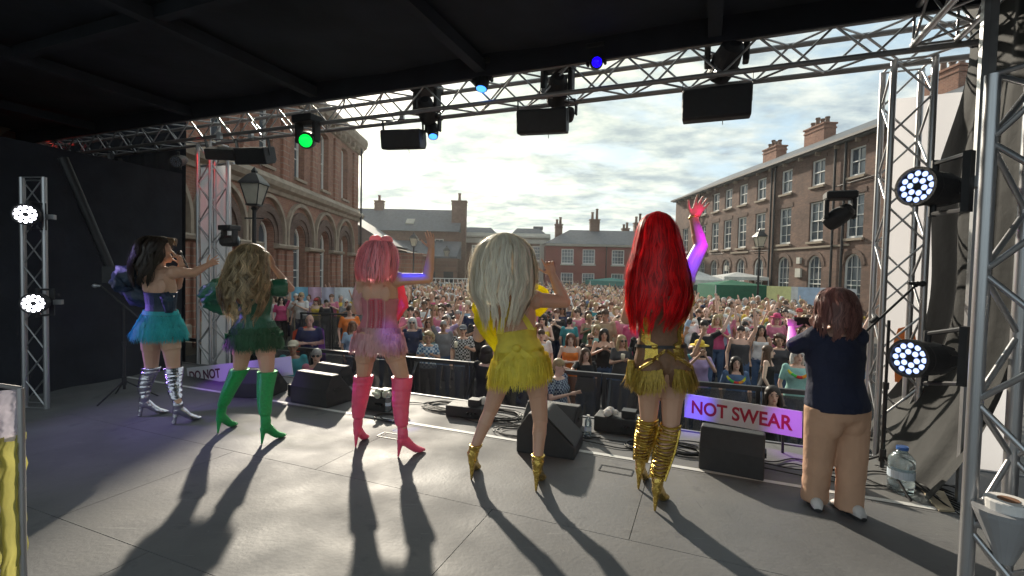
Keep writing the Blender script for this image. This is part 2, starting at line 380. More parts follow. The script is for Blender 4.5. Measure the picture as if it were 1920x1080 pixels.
def window(parent, a, b, c, d, arch=0, y=0.14, nx=2, nz=4, sill=True, frame=0.05, curtain=False, sillm='stone'):
    w, h = b - a, d - c; key = (round(w, 2), round(h, 2), arch, nx, nz, frame)
    r = w / 2; rise = r if arch == 1 else (r * .35 if arch else 0); sp = h - rise
    if key not in _win:
        mb = MB(); f = frame
        def top(x):
            return sp + (rise * math.sqrt(max(0, 1 - ((x - r) / r) ** 2)) if arch else 0)
        mb.box((f / 2, 0, sp / 2), (f, .07, sp)); mb.box((w - f / 2, 0, sp / 2), (f, .07, sp)); mb.box((r, 0, f * .75), (w - 2 * f, .08, f * 1.5))
        if arch:
            n = 12; R = []
            for t in range(n + 1):
                an = math.pi * t / n; ca, sa = -math.cos(an), math.sin(an)
                R.append([V((r + (r - q) * ca, yy, sp + (rise - q * min(1, rise / r + .3)) * sa)) for q, yy in ((0, -.035), (f, -.035), (f, .035), (0, .035))])
            mb.rings(R)
        else: mb.box((r, 0, h - f / 2), (w - 2 * f, .07, f))
        mb.box((r, -.012, sp * .52), (w - 2 * f, .06, .05))
        for i in range(1, nx): x = w * i / nx; mb.box((x, .012, top(x) / 2 + f * .6), (.026, .03, top(x) - f * 1.7))
        for i in range(1, nz):
            z = h * i / nz
            if abs(z - sp * .52) < .07: continue
            hw = r - f if z < sp else math.sqrt(max(0.01, 1 - ((z - sp) / max(rise, .01)) ** 2)) * r - f
            if hw > .05: mb.box((r, .012, z), (2 * hw, .03, .026))
        pm = MB()
        if arch:
            pts = [(0, .05, 0)] + [(r - r * math.cos(math.pi * t / 12), .05, sp + rise * math.sin(math.pi * t / 12)) for t in range(13)] + [(w, .05, 0)]
            pm.poly(pts)
        else: pm.poly([(0, .05, 0), (w, .05, 0), (w, .05, h), (0, .05, h)])
        _win[key] = (mb.mesh('window', M['white_paint']), pm.mesh('pane', M['glass']))
    fm, pm = _win[key]
    o = place('window', fm, parent, Matrix.Translation((a, y, c)), local=True)
    place('pane', pm, o, Matrix.Translation((0, 0, 0)), local=True)
    if curtain:
        bx(o, 'curtain', (w / 2, .09, h * .55), (w * .9, .012, h * .8), M['curtain'])
    if sill: bx(o, 'sill', (w / 2, -y - .0, -.07), (w + .16, .24, .12), M[sillm])
    return o
def arch_ring(parent, x, z, r0, r1, proud, m, legs=0.0, n=18, name='arch'):
    mb = MB(); R = []
    prof = lambda r, yy: (r, yy)
    A = []
    if legs: A.append((0, -legs))
    A += [(math.pi * t / n, None) for t in range(n + 1)]
    if legs: A.append((math.pi, -legs))
    for an, leg in A:
        ca, sa = -math.cos(an), math.sin(an); dz = leg if leg is not None else 0
        R.append([V((x + r * ca, yy, z + r * sa + dz)) for r, yy in ((r0, 0.02), (r0, -proud), (r1, -proud), (r1, 0.02))])
    mb.rings(R); return mb.build(name, m, parent, local=True)

# ---- left red brick building with arcade
lb = empty('brick_building', (-9.34, 0, 0), 'long red brick building with arched windows and stone cornice, left of the square', 'building', rz=rad(90.8))
bays = [3.7, 6.7, 9.7, 12.7, 15.7, 18.7, 21.7, 24.7, 27.7]
ops = []
for s in bays:
    ops.append((s - .62, s + .62, 1.0, 4.47, 1)); ops.append((s - .52, s + .52, 6.55, 9.45, 2))
facade(lb, 30.0, 10.2, ops, M['red_brick'], 0.42, s0=1.5)
g = MB(); g.box((30.15, 6.0, 5.1), (0.3, 12, 10.2)); g.box((1.35, 6, 5.1), (.3, 12, 10.2)); g.box((15.75, 12.1, 5.1), (28.5, .2, 10.2)); g.build('end_wall', M['red_brick'], lb, local=True)
for s in bays:
    window(lb, s - .60, s + .60, 1.02, 4.45, 1, y=.30, nx=2, nz=3, frame=.09)
    window(lb, s - .50, s + .50, 6.57, 9.43, 2, y=.30, nx=2, nz=3, frame=.08)
    arch_ring(lb, s, 3.87, .64, .86, .05, M['dark_brick'], legs=.37, name='arch')
    arch_ring(lb, s, 3.90, .86, 1.16, .11, M['dark_brick'], legs=.40, name='arch')
    arch_ring(lb, s, 4.02, 1.30, 1.44, .17, M['stone'], legs=.50, name='hood_moulding')
    # shadowed brick infill between ring orders is plain wall; slender piers under the imposts
    for q in (-1, 1): bx(lb, 'pier', (s + q * 1.13, -.055, 1.75), (.62, .11, 3.1), M['red_brick'])
for s in [b + 1.5 for b in bays[:-1]] + [29.4]:
    bx(lb, 'pilaster', (s, -.06, 7.9), (.62, .12, 3.3), M['red_brick'])
    bx(lb, 'brick_pier', (s, -.13, 1.75), (.3, .16, 3.08), M['red_brick'])
def run(parent, name, prof, s0, s1, m):
    mb = MB(); mb.rings([[V((s, y, z)) for y, z in prof] for s in (s0, s1)]); return mb.build(name, m, parent, local=True)
# impost band is interrupted by the window openings
for a, b in zip([1.5] + [s + .62 for s in bays], [s - .62 for s in bays] + [30.3]):
    run(lb, 'impost_band', [(.0, 3.36), (-.24, 3.40), (-.27, 3.50), (-.2, 3.56), (0, 3.58)], a, b, M['stone'])
run(lb, 'plinth', [(0, 0), (-.16, 0), (-.16, .85), (-.08, .95), (0, .95)], 1.5, 30.35, M['stone'])
run(lb, 'string_course', [(0, 5.52), (-.10, 5.54), (-.12, 5.70), (-.30, 5.80), (-.36, 5.98), (-.20, 6.10), (-.12, 6.24), (0, 6.26)], 1.5, 30.45, M['stone'])
run(lb, 'cornice', [(0, 9.72), (-.12, 9.75), (-.16, 9.95), (-.42, 10.15), (-.50, 10.45), (-.46, 10.66), (.4, 10.72), (.4, 10.2)], 1.5, 30.6, M['stone'])
for k in range(36): bx(lb, 'corbel', (2.0 + k * .8, -.22, 9.88), (.18, .30, .26), M['stone'])
g = MB(); g.rings([[V((s, -.1, 10.6)), V((s, 6, 13.0)), V((s, 12.2, 10.6))] for s in (1.4, 30.2)]); g.build('roof', M['slate'], lb, local=True)
for s, zt in ((29.9, 10.0), (11.2, 10)): rod(lb, 'downpipe', (s, -.30, .2), (s, -.30, zt), .055, M['iron'], local=True)

# ---- right brown brick terrace
RB_A = math.atan2(-1, .061)
rb = empty('brick_terrace', (15.25, 45, 0), 'three storey sooty brown brick terrace with sash windows, right of the square', 'building', rz=RB_A)
ys = [43, 39.6, 37.5, 35.6, 33.6, 31.4, 28.8, 26.1, 23.4, 20.9, 18.3]
ops = []; wins = []
for k, Y in enumerate(ys):
    s = 45 - Y; w = .56
    wins.append((s - w, s + w, 1.25, 3.85, 1, 3, 4)); wins.append((s - w, s + w, 4.62, 6.75, 0, 2, 4))
    if k: wins.append((s - .52, s + .52, 7.62, 9.02, 0, 2, 2))
facade(rb, 34, 9.5, [w[:5] for w in wins], M['brown_brick'], .3)
g = MB(); g.box((-.15, 4.5, 4.75), (.3, 9, 9.5)); g.box((17, 8.9, 4.75), (34, .3, 9.5)); g.build('end_wall', M['brown_brick'], rb, local=True)
for a, b, c, d, ar, nx, nz in wins: window(rb, a, b, c, d, ar, y=.12, nx=nx, nz=nz, frame=.07, curtain=rnd.random() < .35)
for k, Y in enumerate(ys):
    s = 45 - Y
    arch_ring(rb, s, 3.29, .57, .80, .035, M['dark_brick'])
    bx(rb, 'lintel', (s, -.012, 6.89), (1.4, .03, .24), M['dark_brick'])
    if k: bx(rb, 'lintel', (s, -.012, 9.15), (1.3, .03, .22), M['dark_brick'])
for a, b in ((10.1, 12.4), (15.2, 21.4)):
    bx(rb, 'string_course', ((a + b) / 2, -.04, 4.30), (b - a, .08, .10), M['stone'])
g = MB(); g.rings([[V((s, -.38, 9.56)), V((s, 4.2, 11.75)), V((s, 8.9, 9.5)), V((s, -.3, 9.40))] for s in (-.35, 34)]); g.build('roof', M['slate'], rb, local=True)
run(rb, 'gutter', [(-.40, 9.44), (-.50, 9.46), (-.50, 9.58), (-.40, 9.58)], -.4, 34, M['iron'])
for k in range(24): bx(rb, 'corbel', (.8 + k * 1.4, -.14, 9.30), (.10, .26, .18), M['stone'])
for s in (5.0, 14.9, 15.25, 20.3, 21.0): rod(rb, 'downpipe', (s, -.12, .2), (s, -.12, 9.42), .06, M['iron'], local=True)
for a, z in ((3.5, 4.3), (20.3, 7.3)): rod(rb, 'pipe', (a, -.1, z), (a + 2.6, -.1, z + .1), .03, M['iron'], local=True)
for x_, z_, w_, h_ in ((17.7, 2.9, .45, .5), (17.7, 3.6, .3, .35), (9.6, 3.2, .3, .4)): bx(rb, 'wall_box', (x_, -.06, z_), (w_, .12, h_), M['pale_stone'])
for x_ in (6.6, 12.5, 19.0): rod(rb, 'wall_cable', (x_, -.03, 4.35), (x_ + 2.4, -.03, 4.30), .012, M['iron'], local=True)
def chimney(parent, x, y, z0, z1, w, d, pots, m='red_brick', tall=0.4):
    mb = MB(); mb.box((x, y, (z0 + z1) / 2), (w, d, z1 - z0)); mb.box((x, y, z1 + .05), (w + .14, d + .14, .10)); mb.box((x, y, z1 - .22), (w + .08, d + .08, .1))
    o = mb.build('chimney', M[m], parent, local=True)
    for i in range(pots):
        px = x + (i - (pots - 1) / 2) * w / max(pots, 1) * .95
        mp_ = MB(); h = tall * (1 + .5 * (i % 3 == 1)); mp_.cyl((px, y, z1 + .1), (px, y, z1 + .1 + h), .14, .11, 8); mp_.cyl((px, y, z1 + .02 + h), (px, y, z1 + .12 + h), .15, .15, 8)
        q = mp_.build('chimney_pot', M['far_brick'], o, local=True)
chimney(rb, 8.4, 4.0, 10.2, 12.35, 1.7, .8, 4); chimney(rb, 13.3, 4.0, 10.2, 12.5, 1.9, .8, 4); chimney(rb, 22, 4.0, 10.2, 12.5, 1.9, .8, 4)

# ---- red painted house at the far end
rh = empty('painted_house', (3.3, 45.2, 0), 'two storey red painted house with white sash windows and hipped slate roof, far end', 'building')
ops = [(x - .58, x + .58, z0, z1) for x in (1.85, 3.85, 6.6, 9.3) for z0, z1 in ((3.45, 4.85), (.95, 2.62))]
facade(rh, 12.0, 5.15, ops, M['painted_red'], .25)
for o in ops: window(rh, *o, 0, y=.08, nx=4, nz=4, frame=.08, sillm='pale_stone')
bx(rh, 'end_wall', (-.1, 4, 2.57), (.2, 8, 5.15), M['painted_red'])
run(rh, 'cornice', [(0, 5.10), (-.22, 5.15), (-.25, 5.32), (0, 5.34)], -.2, 12.2, M['pale_stone'])
g = MB(); P = [(-.35, -.3, 5.33), (12.3, -.3, 5.33), (12.3, 8, 5.33), (-.35, 8, 5.33), (2.4, 3.5, 6.95), (12.3, 3.5, 6.95)]
g.add(P, [(0, 1, 5, 4), (0, 4, 3), (4, 5, 2, 3), (1, 2, 5)]); g.build('roof', M['slate'], rh, local=True)
chimney(rh, 1.2, 2.6, 5.8, 7.3, .7, .6, 2, 'far_brick', .45); chimney(rh, 4.9, 3.5, 6.5, 7.95, .95, .6, 2, 'far_brick', .7); chimney(rh, 9.3, 3.5, 6.4, 7.7, .8, .6, 2, 'far_brick', .6)
chimney(rh, 8.5, 5.5, 5.5, 7.3, .7, .6, 2, 'far_brick', .4)
rod(rh, 'downpipe', (5.5, -.1, .2), (5.5, -.1, 5.2), .05, M['iron'], local=True)

# ---- pale porticoed building
pb = empty('portico_building', (-5.5, 48, 0), 'low brick hall with pale stone entablature and pilasters, beside the red house', 'building')
ops = [(x - .7, x + .7, z0, z1) for x in (2.1, 4.7, 7.6) for z0, z1 in ((3.7, 5.2), (1.0, 2.7))]
facade(pb, 8.9, 5.5, ops, M['far_brick'], .25)
for o in ops: window(pb, *o, 0, y=.08, nx=4, nz=4, frame=.1, sillm='pale_stone')
for x in (.35, 8.55): bx(pb, 'pilaster', (x, -.12, 2.7), (.75, .26, 5.4), M['pale_stone'])
run(pb, 'entablature', [(0, 5.42), (-.28, 5.44), (-.28, 5.85), (-.55, 5.98), (-.58, 6.16), (-.2, 6.2), (-.2, 6.42), (.2, 6.42), (.2, 5.4)], -.3, 9.2, M['pale_stone'])
for x0, x1 in ((-.1, 4.0), (5.2, 9.0)):
    g = MB(); g.add([(x0, .4, 6.3), (x1, .4, 6.3), (x1, 5, 6.3), (x0, 5, 6.3), (x0 + .7, 1.8, 7.1), (x1 - .8, 1.8, 7.1), (x1 - .8, 3.6, 7.1), (x0 + .7, 3.6, 7.1)], [(0, 1, 5, 4), (1, 2, 6, 5), (2, 3, 7, 6), (3, 0, 4, 7), (4, 5, 6, 7)]); g.build('roof', M['slate'], pb, local=True)
bx(pb, 'rooftop_box', (8.1, 2.6, 7.2), (1.0, .8, .35), M['slate'])
bx(pb, 'side_wall', (-.1, 4, 2.7), (.2, 8, 5.4), M['far_brick'])

# ---- slate roofed buildings left of centre
cb = empty('slate_roofed_building', (-15.0, 43, 0), 'long brown brick building under a big slate roof with a skylight and tall end chimney', 'building')
ops = [(x - .45, x + .45, 1.0, 2.7) for x in (5.6, 7.6, 9.2)] + [(x - .4, x + .4, 4.2, 5.4) for x in (6.2, 8.4)]
facade(cb, 10.2, 6.1, ops, M['far_brick'], .25)
for o in ops: window(cb, *o, 0, y=.1, nx=2, nz=3, frame=.07)
g = MB(); g.rings([[V((x, -.3, 6.05)), V((x, 3.0, 8.35)), V((x, 6.5, 6.05))] for x in (-.2, 10.2)]); r_ = g.build('roof', M['slate'], cb, local=True)
sk = MB(); sk.box((5.6, .95, 7.0), (.75, .9, .06), Euler((rad(35), 0, 0)).to_matrix()); sk.build('skylight', M['lamp_glass'], r_, local=True)
chimney(cb, 10.0, 1.5, 0.2, 8.9, 1.3, 1.0, 1, 'far_brick', .7); chimney(cb, 2.2, 3.0, 7.9, 9.0, .8, .6, 1, 'far_brick', .5)
g = MB(); g.add([(3, -3.2, 3.75), (10.4, -3.2, 3.75), (10.4, 0, 5.2), (3, 0, 5.2), (3, -3.2, 3.6), (10.4, -3.2, 3.6), (10.4, 0, 3.6), (3, 0, 3.6)], [(0, 1, 2, 3), (4, 5, 1, 0), (5, 6, 2, 1), (7, 4, 0, 3)]); g.build('lean_to_roof', M['slate'], cb, local=True)
bx(cb, 'lean_to_wall', (6.7, -3.0, 1.8), (7.4, .25, 3.6), M['far_brick']); 
for x in (5.0, 6.6, 8.2, 9.7): bx(cb, 'door', (x, -3.14, 1.3), (.8, .06, 2.4), M['black_metal'])
gb = empty('gabled_outbuilding', (-13.2, 34, 0), 'nearer brick outbuilding with slate gable roof beside the red brick corner', 'building')
bx(gb, 'wall', (1.6, 3, 2.15), (5.6, 6, 4.3), M['far_brick'])
g = MB(); g.rings([[V((-3.5, y, 4.3)), V((.6, y, 6.7)), V((4.7, y, 4.3))] for y in (-.3, 6.2)]); g.build('roof', M['slate'], gb, local=True)
bx(gb, 'annex_wall', (5.6, 3, 1.9), (2.2, 5, 3.8), M['red_brick'])
g = MB(); g.add([(4.4, .2, 4.2), (7.0, .2, 3.6), (7.0, 5.8, 3.6), (4.4, 5.8, 4.2)], [(0, 1, 2, 3)]); g.build('annex_roof', M['stone'], gb, local=True)
tb = empty('distant_flat_building', (-15, 62, 0), 'pale flat roofed block rising far behind the slate roofs', 'building')
bx(tb, 'wall', (2.5, 3, 5), (9, 6, 10), M['pale_stone']); bx(tb, 'roof', (2.5, 3, 10.1), (9.4, 6.4, .2), M['slate'])

# ------------------------------------------------------------------ street lamps
def lantern_post(x, y, h, label, r=.05, bracket=True):
    t = empty('street_lamp', (x, y, 0), label, 'street lamp', 'lantern lamp posts round the square')
    mb = MB(); mb.loft([((x, y, z), (q, 0, 0), (0, q, 0)) for z, q in ((0, .16), (.3, .15), (.35, .1), (1.1, .09), (1.15, .06), (h - .75, r), (h - .7, r * 1.8), (h - .65, r))], 10)
    mb.cyl((x - .25, y, h - .95), (x + .25, y, h - .95), .018, n=6); mb.build('post', M['iron'], t)
    L_ = MB()
    lo, hi = .13, .24
    for sx, sy in ((-1, -1), (1, -1), (1, 1), (-1, 1)): L_.cyl((x + sx * lo, y + sy * lo, h - .6), (x + sx * hi, y + sy * hi, h - .08), .015, n=5)
    L_.box((x, y, h - .61), (.30, .30, .04)); f = L_.build('lantern_frame', M['iron'], t)
    G = MB(); G.rings([[V((x + sx * q, y + sy * q, z)) for sx, sy in ((-1, -1), (1, -1), (1, 1), (-1, 1))] for q, z in ((lo - .01, h - .58), (hi - .01, h - .09))]); G.build('glass', M['lamp_glass'], f)
    C_ = MB(); C_.rings([[V((x + sx * q, y + sy * q, z)) for sx, sy in ((-1, -1), (1, -1), (1, 1), (-1, 1))] for q, z in ((.28, h - .08), (.26, h - .03), (.12, h + .16), (.05, h + .22), (.06, h + .26), (.01, h + .36))]); C_.build('lantern_cap', M['iron'], f)
def lamp_at(px, py, Y, label):
    P = at(px, py, Y); lantern_post(P.x, P.y, P.z, label)
lamp_at(477, 340, 12.5, 'black lantern lamp post standing in front of the arcaded red brick building')
lamp_at(1425, 441, 25, 'black lantern lamp post in front of the brown brick terrace')
lamp_at(776, 445, 33, 'lantern lamp post by the slate roofed buildings, beside the raised hand')
lamp_at(838, 468, 40, 'farthest lantern lamp post, near the tall end chimney left of centre')
P_ = at(676, 403, 30)
t = empty('roadside_pole', (P_.x, P_.y, 0), 'slender dark pole with small lamp at the far corner of the arcaded building', 'lamp post')
rod(t, 'pole', (P_.x, P_.y, 0), (P_.x, P_.y, P_.z), .05, M['iron']); MB().ell((P_.x, P_.y, P_.z), (.18, .18, .16)).build('lamp_head', M['lamp_glass'], t)

# ================================================================== STAGE
sf = empty('stage_floor', (0, 0, 0), kind='structure')
EDGE = 5.18
tag(sf, kind='structure')
PW, PL = 1.22, 2.44
mbp = {}
for i, u in enumerate(np.arange(-8.6, 4.4, PL)):
    off = 0
    for k in range(8):
        v0 = -3.2 + k * PW; v1 = min(v0 + PW, EDGE)
        uu = float(u) + (k % 2) * .9
        if v1 - v0 < .05: continue
        g = .0022
        P = [st(uu + g, v0 + g, SF), st(uu + PL - g, v0 + g, SF), st(uu + PL - g, v1 - g, SF), st(uu + g, v1 - g, SF)]
        mb = MB(); mb.prism([p - V((0, 0, .018)) for p in P], (0, 0, .018)); mb.build('deck_panel', M['deck'], sf)
mb = MB(); mb.prism([st(-8.6, -3.2, SF - .3), st(5, -3.2, SF - .3), st(5, EDGE, SF - .3), st(-8.6, EDGE, SF - .3)], (0, 0, .27)); mb.build('deck_base', M['black_metal'], sf)
mb = MB(); mb.prism([st(-8.6, EDGE + .005, SF - .18), st(5, EDGE + .005, SF - .18), st(5, EDGE + .04, SF - .18), st(-8.6, EDGE + .04, SF - .18)], (0, 0, .19)); mb.build('edge_rail', M['deck_side'], sf)
mb = MB(); mb.poly([st(-8.2, 4.16, SF + .004), st(1.9, 4.16, SF + .004), st(1.9, 4.215, SF + .004), st(-8.2, 4.215, SF + .004)]); mb.build('white_line', M['white_tape'], sf)
# trapdoor outlines
for (px, py) in ((1155, 882), (735, 818)):
    c = onz(px, py, SF); u, v = stuv(c); mb = MB()
    for (a, b, w, h) in ((0, .06, .26, .008), (0, -.06, .26, .008), (.13, 0, .008, .12), (-.13, 0, .008, .12)):
        mb.prism([st(u + a - w / 2, v + b - h / 2, SF + .003), st(u + a + w / 2, v + b - h / 2, SF + .003), st(u + a + w / 2, v + b + h / 2, SF + .003), st(u + a - w / 2, v + b + h / 2, SF + .003)], (0, 0, .002))
    mb.build('trapdoor_outline', M['rubber'], sf)
mb = MB(); mb.prism([st(-8.6, EDGE - .1, 0), st(5, EDGE - .1, 0), st(5, EDGE - .06, 0), st(-8.6, EDGE - .06, 0)], (0, 0, SF - .3)); 
o = mb.build('stage_skirt', M['black_cloth'], sf)
# ---- roof skin
TZ = ZC + 1.93   # truss bottom
RZ = TZ + .42
ro = empty('stage_roof', st(0, 0, RZ), kind='structure')
mb = MB()
nu, nv = 26, 16; U0_, U1_, V0_, V1_ = -13.5, 4.6, 0.2, 5.02
G = []
for a in range(nu + 1):
    for b in range(nv + 1):
        u = U0_ + (U1_ - U0_) * a / nu; v = V0_ + (V1_ - V0_) * b / nv
        G.append(st(u, v, RZ + .10 - .05 * abs(math.sin(u * 1.28)) * abs(math.sin(v * 1.1)) + .01 * math.sin(3 * u + 2 * v)))
mb.add(G, [(a * (nv + 1) + b, a * (nv + 1) + b + 1, (a + 1) * (nv + 1) + b + 1, (a + 1) * (nv + 1) + b) for a in range(nu) for b in range(nv)])
mb.build('roof_skin', M['roof_cloth'], ro, smooth=True)
mb = MB(); mb.prism([st(U0_, V0_, RZ + .2), st(U1_, V0_, RZ + .2), st(U1_, 5.1, RZ + .2), st(U0_, 5.1, RZ + .2)], (0, 0, .05)); mb.build('top_sheet', M['roof_cloth'], ro)
for v in (.6, 3.0): 
    mb = MB(); mb.prism([st(U0_, v - .05, RZ - .06), st(U1_, v - .05, RZ - .06), st(U1_, v + .05, RZ - .06), st(U0_, v + .05, RZ - .06)], (0, 0, .12)); mb.build('rafter', M['roof_cloth'], ro)
for u in (-9.8, -7.35, -4.9, -2.45, 0.0, 2.45):
    mb = MB(); mb.prism([st(u - .06, V0_, RZ - .10), st(u + .06, V0_, RZ - .10), st(u + .06, V1_, RZ - .10), st(u - .06, V1_, RZ - .10)], (0, 0, .13)); mb.build('rafter', M['roof_cloth'], ro)
mb = MB(); mb.prism([st(U0_, 4.97, TZ + .27), st(U1_, 4.97, TZ + .27), st(U1_, 5.0, TZ + .27), st(U0_, 5.0, TZ + .27)], (0, 0, .25)); mb.build('roof_edge', M['black_cloth'], ro)
# ---- drapes as folded cloth
def drape(name, a, b, z0, z1, m, label, cat='curtain', folds=9, amp=.05, sag=None, group=None, curve=None, seed=0, nh=14):
    a, b = V(a), V(b); d = (b - a); Ln = d.length; d.normalize(); nrm = V((-d.y, d.x, 0)); mb = MB(); n = int(folds * 8); R = random.Random(seed)
    ph = [R.uniform(0, 6) for _ in range(4)]
    rows = []
    for k in range(nh + 1):
        t = k / nh; z = z1 + (z0 - z1) * t; row = []
        for i in range(n + 1):
            s = i / n; w = amp * (.35 + .65 * t) * (math.sin(s * folds * 6.283 + ph[0] + .6 * math.sin(t * 3 + ph[1])) + .4 * math.sin(s * folds * 11 + ph[2]))
            c = curve(t, s) if curve else V((0, 0, 0))
            row.append(a + d * (s * Ln) + nrm * w + V((0, 0, z)) + c)
        rows.append(row)
    f = [(k * (n + 1) + i, k * (n + 1) + i + 1, (k + 1) * (n + 1) + i + 1, (k + 1) * (n + 1) + i) for k in range(nh) for i in range(n)]
    mb.add([p for r in rows for p in r], f)
    o = mb.build(name, m, None, smooth=True); return tag(o, label, cat, group)
drape('side_drape', st(-7.32, -.4, 0), st(-7.30, 2.6, 0), SF, 3.85, M['black_cloth'], 'black side drape behind the near left lighting tower', folds=14, seed=1)
drape('side_drape', st(-7.40, 2.5, 0), st(-7.56, 5.0, 0), SF, 4.05, M['black_cloth'], 'black side drape ending beside the white banner, far left corner of the stage', folds=3, amp=.03, seed=2)
drape('side_drape', st(2.05, 4.1, 0), st(2.25, 1.0, 0), SF - .4, RZ, M['black_cloth'], 'black side drape behind the near right truss tower', folds=12, seed=3)
drape('masking_drape', st(-13.5, 5.55, 0), st(-8.25, 5.55, 0), .3, RZ + .2, M['black_cloth'], 'black masking drape behind the dark left end of the front truss', folds=14, seed=6)
# grey pvc skin with shadows, spilling onto the floor
def spill(t, s):
    k = max(0, (t - .62) / .38); e = -(.55 * k ** 2.2) * (1 - .2 * s)
    edge = (.16 * math.sin(t * 7 + .5) + .12 * math.sin(t * 13)) * (1 - s) + (.25 * max(0, .3 - t) / .3) * (1 - s) - .10 * (1 - s) * (t > .75)
    return SU * e + SV * (edge * -1)
drape('side_skin', st(1.98, 5.62, 0), st(1.98, 4.25, 0), SF + .02, RZ - .05, M['scrim'], 'grey pvc side skin hanging beside the right front tower and spilling on the deck', 'curtain', folds=3, amp=.028, curve=spill, seed=5, nh=30)
# banners outside the towers
mb = MB(); a, b = st(1.62, 5.75, 0), st(2.6, 5.75, 0)
bn = empty('hanging_banner', st(1.9, 5.75, .4), 'white banner with an orange printed shape hanging behind the right front tower', 'banner')
def sheet(a, b, z0, z1, m, parent, name='sheet', n=10, nh=12, amp=.012, yoff=0.0):
    a, b = V(a), V(b); d = b - a; nr = V((-d.y, d.x, 0)).normalized(); vs = []
    for k in range(nh + 1):
        for i in range(n + 1):
            vs.append(a + d * (i / n) + nr * (amp * math.sin(i * 1.1 + k * .5) + yoff) + V((0, 0, z0 + (z1 - z0) * k / nh)))
    mb = MB(); mb.add(vs, [(k * (n + 1) + i, k * (n + 1) + i + 1, (k + 1) * (n + 1) + i + 1, (k + 1) * (n + 1) + i) for k in range(nh) for i in range(n)])
    return mb.build(name, m, parent, smooth=True)
sheet(a, b, .8, 4.4, M['banner_white'], bn)
pm = []
for px, py in ((1676, 640), (1684, 616), (1700, 612), (1716, 628), (1722, 660), (1706, 672), (1712, 718), (1678, 716)):
    d = ray(px, py); nrm = SV; k = (5.735 - CAM.dot(SV)) / d.dot(SV); pm.append(CAM + d * k)
MB().prism(pm, SV * .004).build('orange_shape', M['orange_print'], bn)
bn = empty('hanging_banner', st(-7.2, 5.75, .4), 'plain white banner hanging behind the left front tower', 'banner')
sheet(st(-8.2, 5.75, 0), st(-7.45, 5.75, 0), .9, 4.35, M['banner_white'], bn)
rod(bn, 'top_rail', st(-8.2, 5.76, 4.36), st(-7.4, 5.76, 4.36), .02, M['alu'])

# ------------------------------------------------------------------ trusses
def truss(name, p0, p1, e1, e2, size, label, group=None, rc=.025, rb_=.010, pitch=None, ladder=(), cat='truss', plates=True, m=None, m2=None):
    m = m or M['alu']; m2 = m2 or m
    p0, p1, e1, e2 = V(p0), V(p1), V(e1), V(e2); d = (p1 - p0); Ln = d.length; dn = d.normalized()
    t = empty(name, p0, label, cat, group)
    C4 = [p0 + e1 * (a * size) + e2 * (b * size) for a, b in ((0, 0), (1, 0), (1, 1), (0, 1))]
    for c in C4: rod(t, 'chord', c, c + d, rc, m, n=12)
    pitch = pitch or size; n = max(1, int(round(Ln / pitch))); st_ = Ln / n
    for f in range(4):
        a, b = C4[f], C4[(f + 1) % 4]
        for k in range(n):
            q0, q1 = (a, b) if (k + f) % 2 == 0 else (b, a)
            rod(t, 'brace', q0 + dn * (k * st_), q1 + dn * ((k + 1) * st_), rb_, m2, n=6)
        for e in (0, Ln) + tuple(ladder): rod(t, 'end_bar', a + dn * e, b + dn * e, rb_, m2, n=6)
    return t
E3 = V((0, 0, 1))
M['alu_dark'] = mat('shaded aluminium truss', (0.34, 0.33, 0.33), 0.5, metal=0.6, var=0.2, scale=9)  # darker copy of the aluminium, backlit shade of the chords put into its colour
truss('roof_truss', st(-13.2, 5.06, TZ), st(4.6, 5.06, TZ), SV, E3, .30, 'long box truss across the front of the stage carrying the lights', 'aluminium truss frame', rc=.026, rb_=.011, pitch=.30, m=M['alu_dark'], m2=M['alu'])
Rb = onz(1650, 858, SF); ru, rv = stuv(Rb)
truss('truss_tower', st(ru - .02, rv + .05, .1), st(ru - .02, rv + .05, TZ), SU, SV, .29, 'right front truss tower between the crew member and the side skin', 'aluminium truss frame', rc=.026, pitch=.31)
Lb = onz(384, 688, SF); lu, lv = stuv(Lb)
truss('truss_tower', st(-7.56, 5.25, .1), st(-7.56, 5.25, TZ), SU, SV, .29, 'left front truss tower before the plain white banner', 'aluminium truss frame', rc=.026, pitch=.31)
LN = onz(88, 766, SF)
e1 = V((-.94, .1, 0)).normalized(); e2 = V((-.69, .72, 0)).normalized()
truss('truss_tower', LN, LN + V((0, 0, 2.5)), e1, e2, .27, 'near left truss tower with two bright white lamps', 'aluminium truss frame', rc=.025, pitch=.30, rb_=.008)
RN = at(1862, 140, 2.02); RNH = RN.z - SF; RN = V((RN.x, RN.y, SF))
truss('truss_tower', RN, RN + V((0, 0, RNH)), V((.94, .34, 0)), V((.34, -.94, 0)), .29, 'near right truss tower at the picture edge carrying two lamps', 'aluminium truss frame', rc=.027, pitch=.27, rb_=.012)
# base plates
for nm, P, e_1, e_2 in (('left', LN, e1, e2), ('right', RN, V((.94, .34, 0)), V((.34, -.94, 0)))):
    c = P + e_1 * .14 + e_2 * .14
# side roof truss over the right wing
truss('roof_truss', st(1.55, 5.06, TZ + .04), st(1.55, .2, TZ + .04), SU, E3, .29, 'side truss running back from the right front tower under the roof', 'aluminium truss frame', rc=.026, rb_=.011)
# dark leg of the roof
t = empty('support_post', st(1.80, 4.42, SF), 'dark square steel roof leg beside the grey side skin', 'post')
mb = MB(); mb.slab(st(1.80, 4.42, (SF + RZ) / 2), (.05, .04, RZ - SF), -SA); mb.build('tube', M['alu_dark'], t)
mb = MB(); mb.slab(st(1.75, 4.40, (SF + RZ) / 2), (.035, .05, RZ - SF), -SA); mb.build('guide_strip', M['alu'], t)
